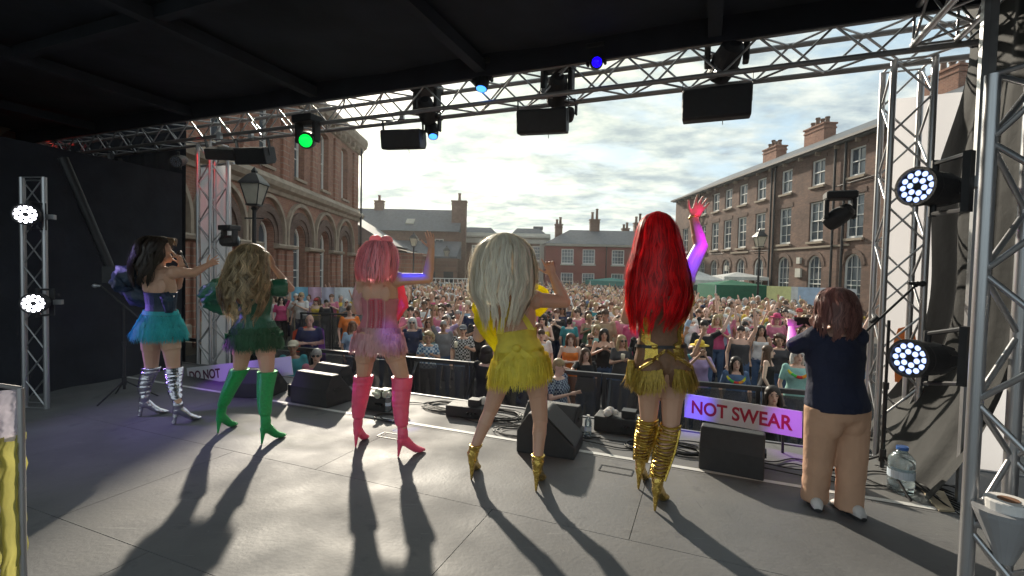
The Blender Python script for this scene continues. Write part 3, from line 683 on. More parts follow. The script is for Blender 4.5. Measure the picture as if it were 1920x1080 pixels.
# brace at the left wall
a, b = at(128, 320, 5.6), at(212, 515, 5.9)
t = empty('roof_brace', a, 'black diagonal tube brace against the left side drape', 'brace'); rod(t, 'tube', at(118, 296, 5.6), b, .05, M['black_metal'], n=12)
mb = MB(); mb.slab(b, (.16, .16, .2), .3); mb.build('clamp', M['black_metal'], t)
# ================================================================== PEOPLE: body builder
def lerp(a, b, t): return a + (b - a) * t
class Body:
    """skeleton of world points; fwd = facing; W widths"""
    def __init__(s, J, fwd, S=1.0, hip=.175, waist=.125, chest=.15, sh=.17, depth=1.0, arm=1.0, leg=1.0, butt=1.0, thigh=1.0):
        s.J = {k: V(v) for k, v in J.items()}; s.f = V(fwd).normalized(); s.S = S; s.dep = depth; s.arm = arm; s.leg = leg; s.butt = butt; s.th = thigh
        J = s.J; s.pc = (J['hipL'] + J['hipR']) / 2; s.cc = (J['shL'] + J['shR']) / 2
        s.rp = (J['hipR'] - J['hipL']).normalized(); s.rc = (J['shR'] - J['shL']).normalized()
        hs = (J['hipR'] - J['hipL']).length / 2; ss = (J['shR'] - J['shL']).length / 2
        # t, halfwidth, halfdepth
        s.prof = [(-.20, hip * .55, .085), (-.10, hip * .93, .118), (.05, hip, .125), (.22, lerp(hip, waist, .5), .105), (.40, waist, .09), (.55, lerp(waist, chest, .5), .098), (.72, chest, .112), (.88, lerp(chest, ss, .5), .10), (.98, ss * .92, .078), (1.07, ss * .55, .062)]
    def tor(s, t):
        P = s.prof
        if t <= P[0][0]: hw, hd = P[0][1:]
        elif t >= P[-1][0]: hw, hd = P[-1][1:]
        else:
            for a, b in zip(P, P[1:]):
                if a[0] <= t <= b[0]:
                    k = (t - a[0]) / (b[0] - a[0]); k = k * k * (3 - 2 * k); hw = lerp(a[1], b[1], k); hd = lerp(a[2], b[2], k); break
        c = s.pc.lerp(s.cc, t) if True else 0
        r = s.rp.lerp(s.rc, min(1, max(0, t))).normalized()
        ax = (s.cc - s.pc).normalized(); r = (r - ax * r.dot(ax)).normalized()
        fw = ax.cross(r) * -1
        if fw.dot(s.f) < 0: fw = -fw
        bend = .018 * math.sin(max(0, min(1, t)) * math.pi)   # lumbar curve forward
        return c + fw * bend, r, fw, hw * s.S, hd * s.S * s.dep
    def torso(s, mb, t0=-.20, t1=1.07, off=0.0, n=20, step=.08):
        ts = [t0]; 
        while ts[-1] + step < t1: ts.append(ts[-1] + step)
        ts.append(t1); S = []
        for t in ts:
            c, r, f, hw, hd = s.tor(t); S.append((c, r * (hw + off), f * (hd + off)))
        mb.loft(S, n)
        if off > 0 and t0 < .1 and s.butt:
            c, r, f, hw, hd = s.tor(-.04)
            for q in (-1, 1): mb.ell(c + r * q * hw * .48 - f * hd * .42, (hw * .50 + off, .088 * s.butt * s.S + off, .12 * s.S + off), Matrix((r, f, V((0, 0, 1)))).transposed())
    def ring(s, t, n, off=0.0, a0=0, a1=2 * math.pi):
        c, r, f, hw, hd = s.tor(t)
        if t < .2: hd += .022 * s.butt
        return [c + r * (hw + off) * math.cos(a0 + (a1 - a0) * i / n) + f * (hd + off) * math.sin(a0 + (a1 - a0) * i / n) for i in range(n)], c
    def arm_(s, mb, side, off=0.0, to=1.0, hand=True, start=0.0, elbow_up=None):
        J = s.J; a, e, w = J['sh' + side], J['el' + side], J['wr' + side]; k = s.S * s.arm
        if start == 0: mb.ell(a, (.055 * k + off,) * 3, n=12, k=7)
        if to <= .5:
            q = a.lerp(e, to * 2); p = a.lerp(e, start * 2); mb.cap(p, q, (.052 - .012 * start) * k + off, (.042) * k + off)
        else:
            mb.cap(a, e, .050 * k + off, .038 * k + off)
            m_ = e.lerp(w, .3); q = e.lerp(w, (to - .5) * 2)
            mb.cap(e, m_, .037 * k + off, .038 * k + off); mb.cap(m_, q, .038 * k + off, .024 * k + off)
    def leg_(s, mb, side, off=0.0, to=1.0, start=0.0):
        J = s.J; h, kn, an = J['hip' + side], J['kn' + side], J['an' + side]; k = s.S * s.leg
        if start <= 0.0:
            mb.cap(h, h.lerp(kn, .45), .092 * k * s.th + off, .078 * k * s.th + off)
        if to > .25: mb.cap(h.lerp(kn, max(.45, start * 2)), h.lerp(kn, min(1, to * 2)), .078 * k * s.th + off, .058 * k + off)
        if to > .5:
            q = kn.lerp(an, min(1, (to - .5) * 2)); m_ = kn.lerp(an, .28) - s.f * .012
            mb.cap(kn, m_, .054 * k + off, .056 * k + off); mb.cap(m_, q, .056 * k + off, .034 * k + off)
    def head_(s, mb, face=True, hr=1.0):
        h = s.J['head']; nb = s.cc + (h - s.cc) * .12; f = s.J.get('look', s.f); f = V(f).normalized(); r = f.cross(V((0, 0, 1))).normalized(); k = s.S * hr
        mb.cap(nb, h - V((0, 0, .05 * k)) - f * .01, .056 * k, .05 * k)
        R3 = Matrix((r, f, V((0, 0, 1)))).transposed()
        mb.ell(h + V((0, 0, .025 * k)) - f * .008, (.074 * k, .092 * k, .098 * k), R3)
        mb.ell(h - V((0, 0, .055 * k)) + f * .025 * k, (.052 * k, .062 * k, .062 * k), R3)
        if face:
            mb.cap(h + f * .085 * k + V((0, 0, .012 * k)), h + f * .108 * k - V((0, 0, .022 * k)), .010 * k, .015 * k)
            mb.ell(h + f * .082 * k - V((0, 0, .055 * k)), (.024 * k, .010 * k, .012 * k), R3, n=10, k=6)
            mb.ell(h + f * .07 * k - V((0, 0, .095 * k)), (.022 * k, .018 * k, .016 * k), R3, n=10, k=6)
            for q in (-1, 1): mb.ell(h + r * q * .074 * k, (.010 * k, .02 * k, .032 * k), R3, n=10, k=6)
        return R3
    def full(s, mb, arms='LR', legs=True, face=True, hr=1.0):
        s.torso(mb); s.head_(mb, face, hr)
        # trapezius, buttocks, bust
        c, r, f, hw, hd = s.tor(.97); mb.cap(s.J['shL'].lerp(s.J['head'], .0), c + V((0, 0, .05)), .045 * s.S, .05 * s.S); mb.cap(s.J['shR'], c + V((0, 0, .05)), .045 * s.S, .05 * s.S)
        if s.butt:
            c, r, f, hw, hd = s.tor(-.04)
            for q in (-1, 1): mb.ell(c + r * q * hw * .48 - f * hd * .42, (hw * .50, .088 * s.butt * s.S, .12 * s.S), Matrix((r, f, V((0, 0, 1)))).transposed())
        for q in ((-1, 1) if s.butt else ()):
            c, r, f, hw, hd = s.tor(.78); mb.ell(c + r * q * hw * .5 - f * (hd - .010), (.046 * s.S, .016, .070 * s.S), Matrix((r, f, V((0, 0, 1)))).transposed())
        for a in arms: s.arm_(mb, a)
        if legs:
            for a in 'LR': s.leg_(mb, a)
def hand(mb, wr, fwd, thumb, k=1.0, curl=(.15, .2, .25, .3), spread=.10, tcurl=.2, lens=(.072, .080, .075, .060)):
    """wr wrist point, fwd direction of palm, thumb direction (side)"""
    fwd = V(fwd).normalized(); th = V(thumb); th = (th - fwd * th.dot(fwd)).normalized(); nr = fwd.cross(th).normalized()
    R3 = Matrix((th, fwd, nr)).transposed()
    mb.ell(wr + fwd * .045 * k, (.038 * k, .054 * k, .015 * k), R3, n=14, k=8)
    mb.cap(wr - fwd * .01, wr + fwd * .03 * k, .024 * k, .022 * k)
    for i in range(4):
        o = (1.5 - i) * .0205 * k; b = wr + fwd * (.082 - abs(1.2 - i) * .005) * k + th * o
        d = (fwd + th * spread * (1.5 - i)).normalized(); p = b - d * .02 * k; a = 0; seg = lens[i] * k
        mb.cap(p, b, .0095 * k, .0095 * k, 8)
        p = b
        for j, fr in enumerate((.45, .32, .23)):
            a += curl[i] * (1.2 if j else .8); dd = (d * math.cos(a) + nr * math.sin(a)).normalized()
            q = p + dd * seg * fr; mb.cap(p, q, (.0092 - .0008 * j) * k, (.0086 - .0008 * j) * k, 8); p = q
    b = wr + fwd * .022 * k + th * .028 * k; d = (fwd * .62 + th * .75).normalized(); p = b
    for j, fr in enumerate((.032, .028, .024)):
        dd = (d * math.cos(tcurl * j) + nr * math.sin(tcurl * j) + fwd * .25 * j).normalized(); q = p + dd * fr * k; mb.cap(p, q, .0115 * k - .001 * j, .0105 * k - .001 * j, 8); p = q
# ---- hair made of strands round a core
def hair(parent, secs, n, m, right, fwd, open_front=True, wave=.008, wf=3.0, width=.010, seed=0, core=True, ends=.06, name='hair', kf=(.92, 1.06), seg=14, frizz=0.0, flare=0.0, core_to=.72, locks=56, cr=.82):
    """secs: world (centre, rx, ry) from crown to ends; strands follow the envelope"""
    R = random.Random(seed); right = V(right); fwd = V(fwd)
    cum = [0]
    for a, b in zip(secs, secs[1:]): cum.append(cum[-1] + (V(b[0]) - V(a[0])).length + abs(b[1] - a[1]) * .7)
    T = cum[-1]
    def env(t):
        x = t * T
        for i in range(len(secs) - 1):
            if x <= cum[i + 1] or i == len(secs) - 2:
                k = max(0, (x - cum[i]) / max(1e-6, cum[i + 1] - cum[i])); break
        a, b = secs[i], secs[i + 1]; return V(a[0]).lerp(V(b[0]), k), lerp(a[1], b[1], k), lerp(a[2], b[2], k)
    mb = MB(); K = locks; LK = []
    while len(LK) < K:
        th = R.uniform(0, 2 * math.pi)
        if open_front and math.sin(th) > .62: continue
        LK.append((th, R.uniform(*kf), max(.5, min(1.0, 1 - abs(R.gauss(0, ends)))), R.uniform(0, 6.28), R.uniform(0, 6.28), R.uniform(.6, 1.5)))
    for _ in range(n):
        lt, lk, le, lp, lp2, lw = R.choice(LK); th = lt + R.gauss(0, 2.2 / K)
        fly = R.random() < .07
        kf_ = lk + R.gauss(0, .022) + (R.uniform(.03, .16) if fly else 0); end = max(.4, min(1.04, le + R.gauss(0, .03) - (.15 if fly else 0))); ph = lp + R.gauss(0, .35); ph2 = lp2 + R.gauss(0, .35)
        fl = R.uniform(0, flare); w0 = width * R.uniform(.5, 1.3) * (.5 if fly else 1); pts = []; W_ = []; sd = []
        st0 = R.choice((0.0, 0.0, R.uniform(0, .35)))
        for i in range(seg + 1):
            t = st0 + (end - st0) * i / seg; c, rx, ry = env(min(t, 1)); q = wave * lw * min(1, t * 2.5)
            r_ = kf_ + fl * max(0, t - .3) + frizz * math.sin(t * 23 + ph2) * .5
            tt = th + q * 6 * math.sin(wf * t * 6.28 + ph)
            p = c + right * (rx * r_ * math.cos(tt)) + fwd * (ry * r_ * math.sin(tt)) + V((0, 0, q * math.sin(wf * t * 6.28 + ph2)))
            if t > 1: p -= V((0, 0, (t - 1) * T))
            pts.append(p); W_.append(w0 * (1 - .8 * max(0, (i / seg - .7) / .3)))
            tan = (-right * math.sin(tt) + fwd * math.cos(tt)); o_ = (right * math.cos(tt) + fwd * math.sin(tt))
            sd.append((tan + o_ * R.uniform(-.15, .15)).normalized())
        mb.ribbon(pts, W_, sd)
    o = mb.build(name, m, parent, smooth=True)
    if core:
        cb_ = MB(); S = []
        for i in range(15):
            c, rx, ry = env(i / 14 * core_to); q = cr - .12 * i / 14; S.append((c - fwd * (.10 * ry if open_front else 0), right * rx * q, fwd * ry * (q - .06 if open_front else q)))
        cb_.loft(S, 18); cc_ = place('hair_core', remesh(cb_, 'hair_core', m, .012, 2), o); 
    return o
def fringe(parent, ring, centre, n, length, m, name='fringe', seed=0, width=.010, out=.25, jitter=.25, sway=.02):
    """strands hanging from a closed ring of points"""
    R = random.Random(seed); mb = MB(); N_ = len(ring)
    for _ in range(n):
        x = R.uniform(0, N_); i = int(x) % N_; p = ring[i].lerp(ring[(i + 1) % N_], x - int(x)) + V((0, 0, R.uniform(-.012, .012)))
        o_ = (p - centre); o_.z = 0; o_.normalize(); tan = V((-o_.y, o_.x, 0)); l = length * (1 + R.uniform(-jitter, jitter)); s1, s2 = R.gauss(0, sway), abs(R.gauss(0, sway)); ph = R.uniform(0, 6)
        pts = [p + o_ * (out * l * math.sin(t * 1.4) * .5 + s2 * t + .006) + tan * (s1 * t + .006 * math.sin(t * 7 + ph)) - V((0, 0, l * t)) for t in (0, .2, .4, .6, .8, 1)]
        mb.ribbon(pts, [width, width, width, width * .9, width * .7, width * .25], (tan + o_ * R.uniform(-.5, .5)).normalized())
    return mb.build(name, m, parent)
def heel_boot(mb, heel, toe, up=.105, k=1.0, block=False, wide=1.0):
    """shoe part of a boot; returns ankle point"""
    f = (toe - heel); f.z = 0; f.normalize(); r = f.cross(V((0, 0, 1))); z0 = heel.z; L_ = .245 * k
    P = lambda a, h, w, d: ((heel + f * a * L_ + V((0, 0, h * k))), r * w * k * wide, (V((0, 0, 1)) * d * k))
    S = []
    for a, top, bot, w in ((-.03, up + .055, up - .005, .022), (.06, up + .085, up - .01, .033), (.22, up + .09, up * .78, .036), (.40, up * .92 + .055, up * .42, .034), (.58, .095, .012, .039), (.72, .066, .004, .044), (.86, .046, .004, .038), (.97, .032, .006, .022), (1.02, .022, .010, .010)):
        S.append(P(a, (top + bot) / 2, w, (top - bot) / 2))
    mb.loft(S, 14)
    r0, r1 = ((.024, .021) if block else (.022, .008))
    mb.cyl(heel + V((0, 0, up * k * 1.0)) + f * .012, heel + f * -.002 + V((0, 0, .0)), r0 * k, r1 * k, 10)
    return heel + f * .038 * k + V((0, 0, (up + .095) * k)), f, r
def boot(parent, heel, toe, knee, m, rt=.068, up=.105, block=False, wrinkle=0.0, seed=0, top=1.0, ra=.040, name='boot', rc=.062):
    mb = MB(); an, f, r = heel_boot(mb, heel, toe, up, block=block)
    n = 26; S = []; R = random.Random(seed)
    for i in range(n + 1):
        t = i / n * top; c = an.lerp(knee, t)
        q = (lerp(ra, rc, min(1, t / .55)) if t < .55 else lerp(rc, rt, (t - .55) / .45)) + (.006 if t > .2 else .03 * t)
        if t < .12: q = lerp(ra + .003, ra, t / .12)
        bul = -f * .016 * math.sin(min(1, t / .9) * math.pi)      # calf bulges backwards
        w = 1 + wrinkle * (math.sin(i * 2.1 + R.uniform(-1.2, 1.2)) * .05 + R.uniform(-.035, .035))
        S.append((c + bul + V((R.uniform(-1, 1), R.uniform(-1, 1), 0)) * wrinkle * .004, r * q * w, f * q * w * 1.04))
    S.insert(0, (an - V((0, 0, .055)), r * .034, f * .046)); mb.loft(S, 18)
    o = place(name, remesh(mb, name, m, .0055, 2, fac=.4), parent); return o, an
# ------------------------------------------------------------------ people materials
def skinm(name, c): return mat(name, c, .45, var=.06, scale=5, spec=.4, sheen=.05)
SK = {'fair': skinm('fair skin', (.62, .39, .30)), 'warm': skinm('warm skin', (.58, .335, .225))}
def fab(name, c, rough=.75, tl=0.0, **k): return mat(name, c, rough, var=.14, scale=14, translucent=tl, bump=.25, bscale=90, **k)
def hairm(name, c, var=.25, tl=.35, rough=.42): return strand_tone(mat(name, c, rough, var=var, scale=11, translucent=tl, spec=.6))
FM = dict(teal=fab('teal fringe', (.04, .50, .52), .6, .35), navy=fab('navy ruffle', (.012, .03, .06), .5, .1), green=fab('dark green satin', (.014, .13, .065), .28, .05, spec=.7),
          greenf=fab('green fringe', (.03, .12, .05), .6, .3), pink=fab('pink corset', (.60, .20, .23), .6, .1), pinkf=fab('pink fringe', (.80, .46, .46), .5, .3), pinkd=fab('pink drape', (.85, .16, .24), .6, .5),
          yellow=fab('yellow dress', (.90, .76, .10), .6, .35), yellowd=fab('yellow tulle', (.95, .86, .03), .7, .6))
def sequin(name, c, rough=.22, sc=140):
    m = mat(name, c, rough, metal=.9, var=.3, scale=40); t = m.node_tree; vo = t.nodes.new('ShaderNodeTexVoronoi'); vo.inputs['Scale'].default_value = sc
    co = t.nodes.new('ShaderNodeTexCoord'); t.links.new(co.outputs['Object'], vo.inputs['Vector']); bp = t.nodes.new('ShaderNodeBump'); bp.inputs['Strength'].default_value = .9; bp.inputs['Distance'].default_value = .006
    t.links.new(vo.outputs['Color'], bp.inputs['Height']); t.links.new(bp.outputs[0], t.nodes['Principled BSDF'].inputs['Normal']); return m
FM['gold'] = sequin('gold sequins', (.62, .42, .08)); FM['silver'] = mat('silver foil leather', (.62, .60, .66), .22, metal=1.0, var=.25, scale=9, bump=.6, bscale=22)
FM['goldleather'] = mat('gold leather', (.62, .42, .10), .25, metal=.9, var=.3, scale=12, bump=.4, bscale=50)
FM['greenglit'] = mat('green glitter leather', (.02, .42, .10), .35, metal=.35, var=.22, scale=60, bump=.7, bscale=260, coat=.3)
FM['pinkleather'] = mat('hot pink leather', (.85, .09, .18), .38, var=.12, scale=8, bump=.45, bscale=24, coat=.2)
FM['goldf'] = mat('gold bead fringe', (.50, .34, .06), .45, metal=.35, var=.3, scale=60, translucent=.2)
FM['sheer'] = mat('brown sheer mesh', (.20, .10, .05), .6, var=.2, scale=50)
FM['fluff'] = fab('black ruffle', (.01, .01, .015), .8)
FM['tights'] = mat('nude tights', (.34, .22, .15), .5, var=.05)
_wh = hairm('platinum wig', (.98, .92, .80), .08, .5); [setattr(n.inputs[3], 'default_value', .82) or setattr(n.inputs[4], 'default_value', 1.15) for n in _wh.node_tree.nodes if n.type == 'MAP_RANGE' and abs(n.inputs[3].default_value - .55) < .001]
HM = dict(black=hairm('black brown hair', (.040, .026, .018)), blonde=hairm('ash blonde hair', (.50, .38, .22), .45, .45), pink=hairm('pink wig', (.95, .42, .46), .10, .45), white=_wh, red=hairm('red wig', (.85, .012, .02), .3, .5), brown=hairm('pinkish brown hair', (.30, .14, .12), .3, .4))

def mk_person(name, base, label, group=None):
    return empty(name, base, label, 'person', group)
def joints(d, spec):
    return {k: at(v[0], v[1], d + (v[2] if len(v) > 2 else 0)) for k, v in spec.items()}
def ank(h, t):
    f = t - h; f.z = 0; f.normalize(); return h + f * .036 + V((0, 0, .205))
G_PERF = 'drag performers on the stage'
def body_mesh(b, root, m, hands=(), vox=.0055, arms='LR', face=True, legs=True, hr=1.0):
    mb = MB(); b.full(mb, arms, legs, face, hr)
    for h in hands: hand(mb, *h[:3], **(h[3] if len(h) > 3 else {}))
    return place('body', remesh(mb, 'body', m, vox, 3), root)
def ring_frill(parent, c, rx, ry, right, fwd, m, n=70, amp=.03, name='ruffle', z=.05, seed=0, layers=4, tilt=0):
    R = random.Random(seed); mb = MB()
    for l in range(layers):
        ro_, ri = 1 - .12 * l, .45 - .1 * l; rows = []
        for j in range(3):
            row = []
            for i in range(n):
                a = 2 * math.pi * i / n; q = lerp(ri, ro_, j / 2); w = amp * (j / 2) * math.sin(a * 11 + l * 2 + R.uniform(-.3, .3))
                row.append(V(c) + V(right) * rx * q * math.cos(a) + V(fwd) * ry * q * math.sin(a) + V((0, 0, z * (l - layers / 2) * .5 + w + tilt * math.cos(a))))
            rows.append(row)
        mb.rings(rows, cap=False)
    return mb.build(name, m, parent, smooth=True)
def satin(parent, pts, radii, m, seed=0, folds=7, amp=.16, name='puff_sleeve', vox=None):
    """crumpled puffy tube of cloth"""
    R = random.Random(seed); pts = [V(p) for p in pts]; n = 36; rows = []; K = 4 * (len(pts) - 1); a = None
    for k in range(K + 1):
        x = k / K * (len(pts) - 1); i = min(int(x), len(pts) - 2); p = pts[i].lerp(pts[i + 1], x - i); rr = lerp(radii[i], radii[i + 1], x - i); d = (pts[i + 1] - pts[i]).normalized()
        a = d.orthogonal().normalized() if a is None else (a - d * a.dot(d)).normalized(); b = d.cross(a); row = []
        for j in range(n):
            an = 2 * math.pi * j / n; w = 1 + amp * math.sin(an * folds + k * .9 + seed) * .6 + amp * .5 * math.sin(an * (folds + 4) - k * 1.7) + R.uniform(-.03, .03)
            row.append(p + (a * math.cos(an) + b * math.sin(an)) * rr * w)
        rows.append(row)
    mb = MB(); mb.rings(rows); return mb.build(name, m, parent, smooth=True)

# ---------------------------------------------------------------- 1 silver boots
def perf_silver():
    d = 4.98
    hl, tl = onz(262, 781, SF), onz(300, 776, SF); hr_, tr = onz(326, 796, SF), onz(376, 786, SF)
    root = mk_person('person', (hl + hr_) / 2, 'performer in a teal fringed dress and silver thigh boots, far left, pointing', G_PERF)
    J = joints(d, dict(head=(303, 472), shL=(272, 512, -.05), shR=(325, 511, -.02), elL=(262, 560, .1), wrL=(318, 500, .28), elR=(362, 512, .12), wrR=(388, 498, .22), hipL=(283, 616, 0), hipR=(317, 616, 0), knL=(284, 688, .06), knR=(325, 688, -.02)))
    J['anL'] = ank(hl, tl); J['anR'] = ank(hr_, tr); J['look'] = V((.85, .5, -.02))
    J['wrL'] = J['head'] + V((.17, .05, -.13)); J['elL'] = J['shL'].lerp(J['wrL'], .5) + V((.0, .2, -.18))
    b = Body(J, V((.5, .86, 0)), hip=.185, waist=.135, chest=.155, leg=1.08, arm=1.3, thigh=1.12)
    body_mesh(b, root, SK['warm'], [(J['wrR'], J['wrR'] - J['elR'], V((0, 0, 1)), dict(curl=(.02, .5, .6, .6), tcurl=.1)), (J['wrL'], V((-.2, -.1, 1)), V((-1, .3, 0)), dict(curl=(.9,) * 4, tcurl=.6))])
    mic = MB(); mp_ = J['wrL'] + V((.015, .03, .07)); mic.cyl(mp_ + V((.02, .03, -.12)), mp_ + V((-.03, -.01, .03)), .010, .014, 10); mic.ell(mp_ + V((-.045, -.01, .05)), (.025, .025, .028))
    tag(mic.build('microphone', M['black_metal'], origin=mp_), 'handheld black microphone at the mouth of the performer in teal', 'microphone')
    R_ = V((.86, -.5, 0)); F = V((.5, .86, 0))
    # corset and belt
    mb = MB(); b.torso(mb, .12, .66, .008); place('corset', remesh(mb, 'corset', FM['navy'], .008, 2), root)
    c = MB(); R1, c1 = b.ring(.26, 40, .02); R2, _ = b.ring(.33, 40, .02); c.rings([R1, R2], cap=False); c.build('belt', FM['teal'], root)
    for k, (t, l) in enumerate(((.24, .11), (.14, .11), (.04, .12))):
        rg, cc = b.ring(t, 60, .018 + .012 * k); fringe(root, rg, cc, 1300, l, FM['teal'], seed=k, out=.05, width=.0055, jitter=.25, sway=.018)
    satin(root, [J['shL'] + V((-.05, 0, .0)), J['shL'] + V((-.18, .05, -.06)), J['shL'] + V((-.3, .05, -.16))], [.07, .16, .10], FM['navy'], seed=4)
    satin(root, [J['shL'] + V((-.30, .05, -.03)), J['shL'] + V((-.12, .1, -.22)), J['shL'] + V((0, .12, -.3))], [.08, .13, .09], FM['navy'], seed=9)
    satin(root, [b.tor(.6)[0] + R_ * .10, b.tor(.5)[0] + R_ * .19], [.05, .06], FM['navy'], seed=2, name='side_ruffle')
    satin(root, [b.tor(.55)[0] + R_ * .16, b.tor(.3)[0] + R_ * .17], [.06, .03], FM['navy'], seed=3, name='side_ruffle')
    h = J['head']; z = V((0, 0, 1)); lf = V(J['look']).normalized(); rt = lf.cross(z)
    secs = [(h + z * .16 - lf * .0, .03, .03), (h + z * .15 - lf * .02, .10, .11), (h + z * .09 - lf * .04, .155, .15), (h - z * .02 - lf * .07, .175, .15), (h - z * .14 - lf * .11, .17, .14), (h - z * .27 - lf * .14, .15, .11), (h - z * .36 - lf * .15, .10, .08)]
    hair(root, secs, 1100, HM['black'], rt, lf, wave=.02, wf=2.6, ends=.13, seed=3, flare=.14, kf=(.88, 1.2), frizz=.05, locks=70)
    hair(root, [(h + z * .15 + lf * .02, .03, .03), (h + z * .135 + lf * .07, .07, .06), (h + z * .07 + lf * .10, .085, .03)], 160, hairm('brown fringe hair', (.20, .12, .06)), rt, lf, open_front=False, core=False, seed=5, name='hair_fringe', ends=.15)
    boot(root, hl, tl, J['knL'] + V((0, 0, .0)), FM['silver'], .078, block=True, wrinkle=.8, seed=1)
    boot(root, hr_, tr, J['knR'] + V((0, 0, .0)), FM['silver'], .080, block=True, wrinkle=.8, seed=2)
    return b
# ---------------------------------------------------------------- 2 green
def perf_green():
    d = 4.52
    hl, tl = onz(409, 812, SF), onz(437, 800, SF); hr_, tr = onz(491, 833, SF), onz(523, 822, SF)
    root = mk_person('person', (hl + hr_) / 2, 'performer in dark green satin with long curly blonde hair and bright green boots', G_PERF)
    J = joints(d, dict(head=(471, 489), shL=(444, 536, 0), shR=(507, 535, .02), elL=(396, 556, .12), wrL=(432, 578, .24), elR=(545, 541, .14), wrR=(512, 500, .12), hipL=(458, 628), hipR=(496, 628), knL=(450, 692, .05), knR=(501, 696, -.06)))
    J['anL'] = ank(hl, tl); J['anR'] = ank(hr_, tr)
    b = Body(J, V((.1, 1, 0)), hip=.18, waist=.125, chest=.155, leg=1.06, thigh=1.12)
    body_mesh(b, root, SK['warm'], [(J['wrR'], V((-.5, 0, 1)), V((-1, 0, -.5)), dict(curl=(.5,) * 4)), (J['wrL'], V((.8, .3, -.2)), V((0, 0, 1)), dict(curl=(.4,) * 4))])
    mb = MB(); b.torso(mb, .02, .80, .010); place('dress', remesh(mb, 'dress', FM['green'], .008, 2), root)
    satin(root, [J['shL'] + V((.02, 0, -.02)), J['shL'].lerp(J['elL'], .55) + V((0, 0, .03)), J['elL'] + V((-.03, 0, -.0))], [.07, .11, .10], FM['green'], seed=1)
    satin(root, [J['elL'] + V((-.03, 0, -.02)), J['elL'].lerp(J['wrL'], .6) + V((0, 0, -.02)), J['wrL'] + V((.05, 0, -.02))], [.09, .085, .06], FM['green'], seed=2)
    satin(root, [J['shR'] + V((-.01, 0, -.02)), J['shR'].lerp(J['elR'], .75)], [.075, .085], FM['green'], seed=3, amp=.1)
    c = MB(); R1, _ = b.ring(.24, 40, .016); R2, _ = b.ring(.31, 40, .016); c.rings([R1, R2], cap=False); c.build('belt', FM['green'], root)
    for k, (t, l) in enumerate(((.26, .12), (.14, .13), (.02, .13))):
        rg, cc = b.ring(t, 60, .02 + .012 * k); fringe(root, rg, cc, 1200, l, FM['greenf'] if k else FM['green'], seed=k + 7, out=.07, width=.006, jitter=.25)
    ring_frill(root, b.tor(.12)[0], .25, .20, b.rp, b.f, FM['green'], amp=.025, z=.05, seed=3, layers=4, name='peplum')
    h = J['head']; z = V((0, 0, 1)); f = V((0.05, 1, 0)); rt = V((1, 0, 0)); K = 1.0
    secs = [(h + z * .165, .015, .015), (h + z * .155, .05, .05), (h + z * .125, .09, .09), (h + z * .10, .108, .105), (h + z * .07 - f * .02, .145, .14), (h - z * .05 - f * .05, .165, .14), (h - z * .2 - f * .10, .195, .12), (h - z * .33 - f * .12, .20, .11), (h - z * .45 - f * .12, .17, .08), (h - z * .55 - f * .12 - rt * .03, .12, .05)]
    hair(root, secs, 1500, HM['blonde'], rt, f, wave=.022, wf=5, ends=.18, seed=8, frizz=.08, width=.007, seg=22, kf=(.8, 1.18))
    boot(root, hl, tl, J['knL'] + V((0, 0, .0)), FM['greenglit'], .078, seed=1)
    boot(root, hr_, tr, J['knR'] + V((0, 0, .0)), FM['greenglit'], .080, seed=2)
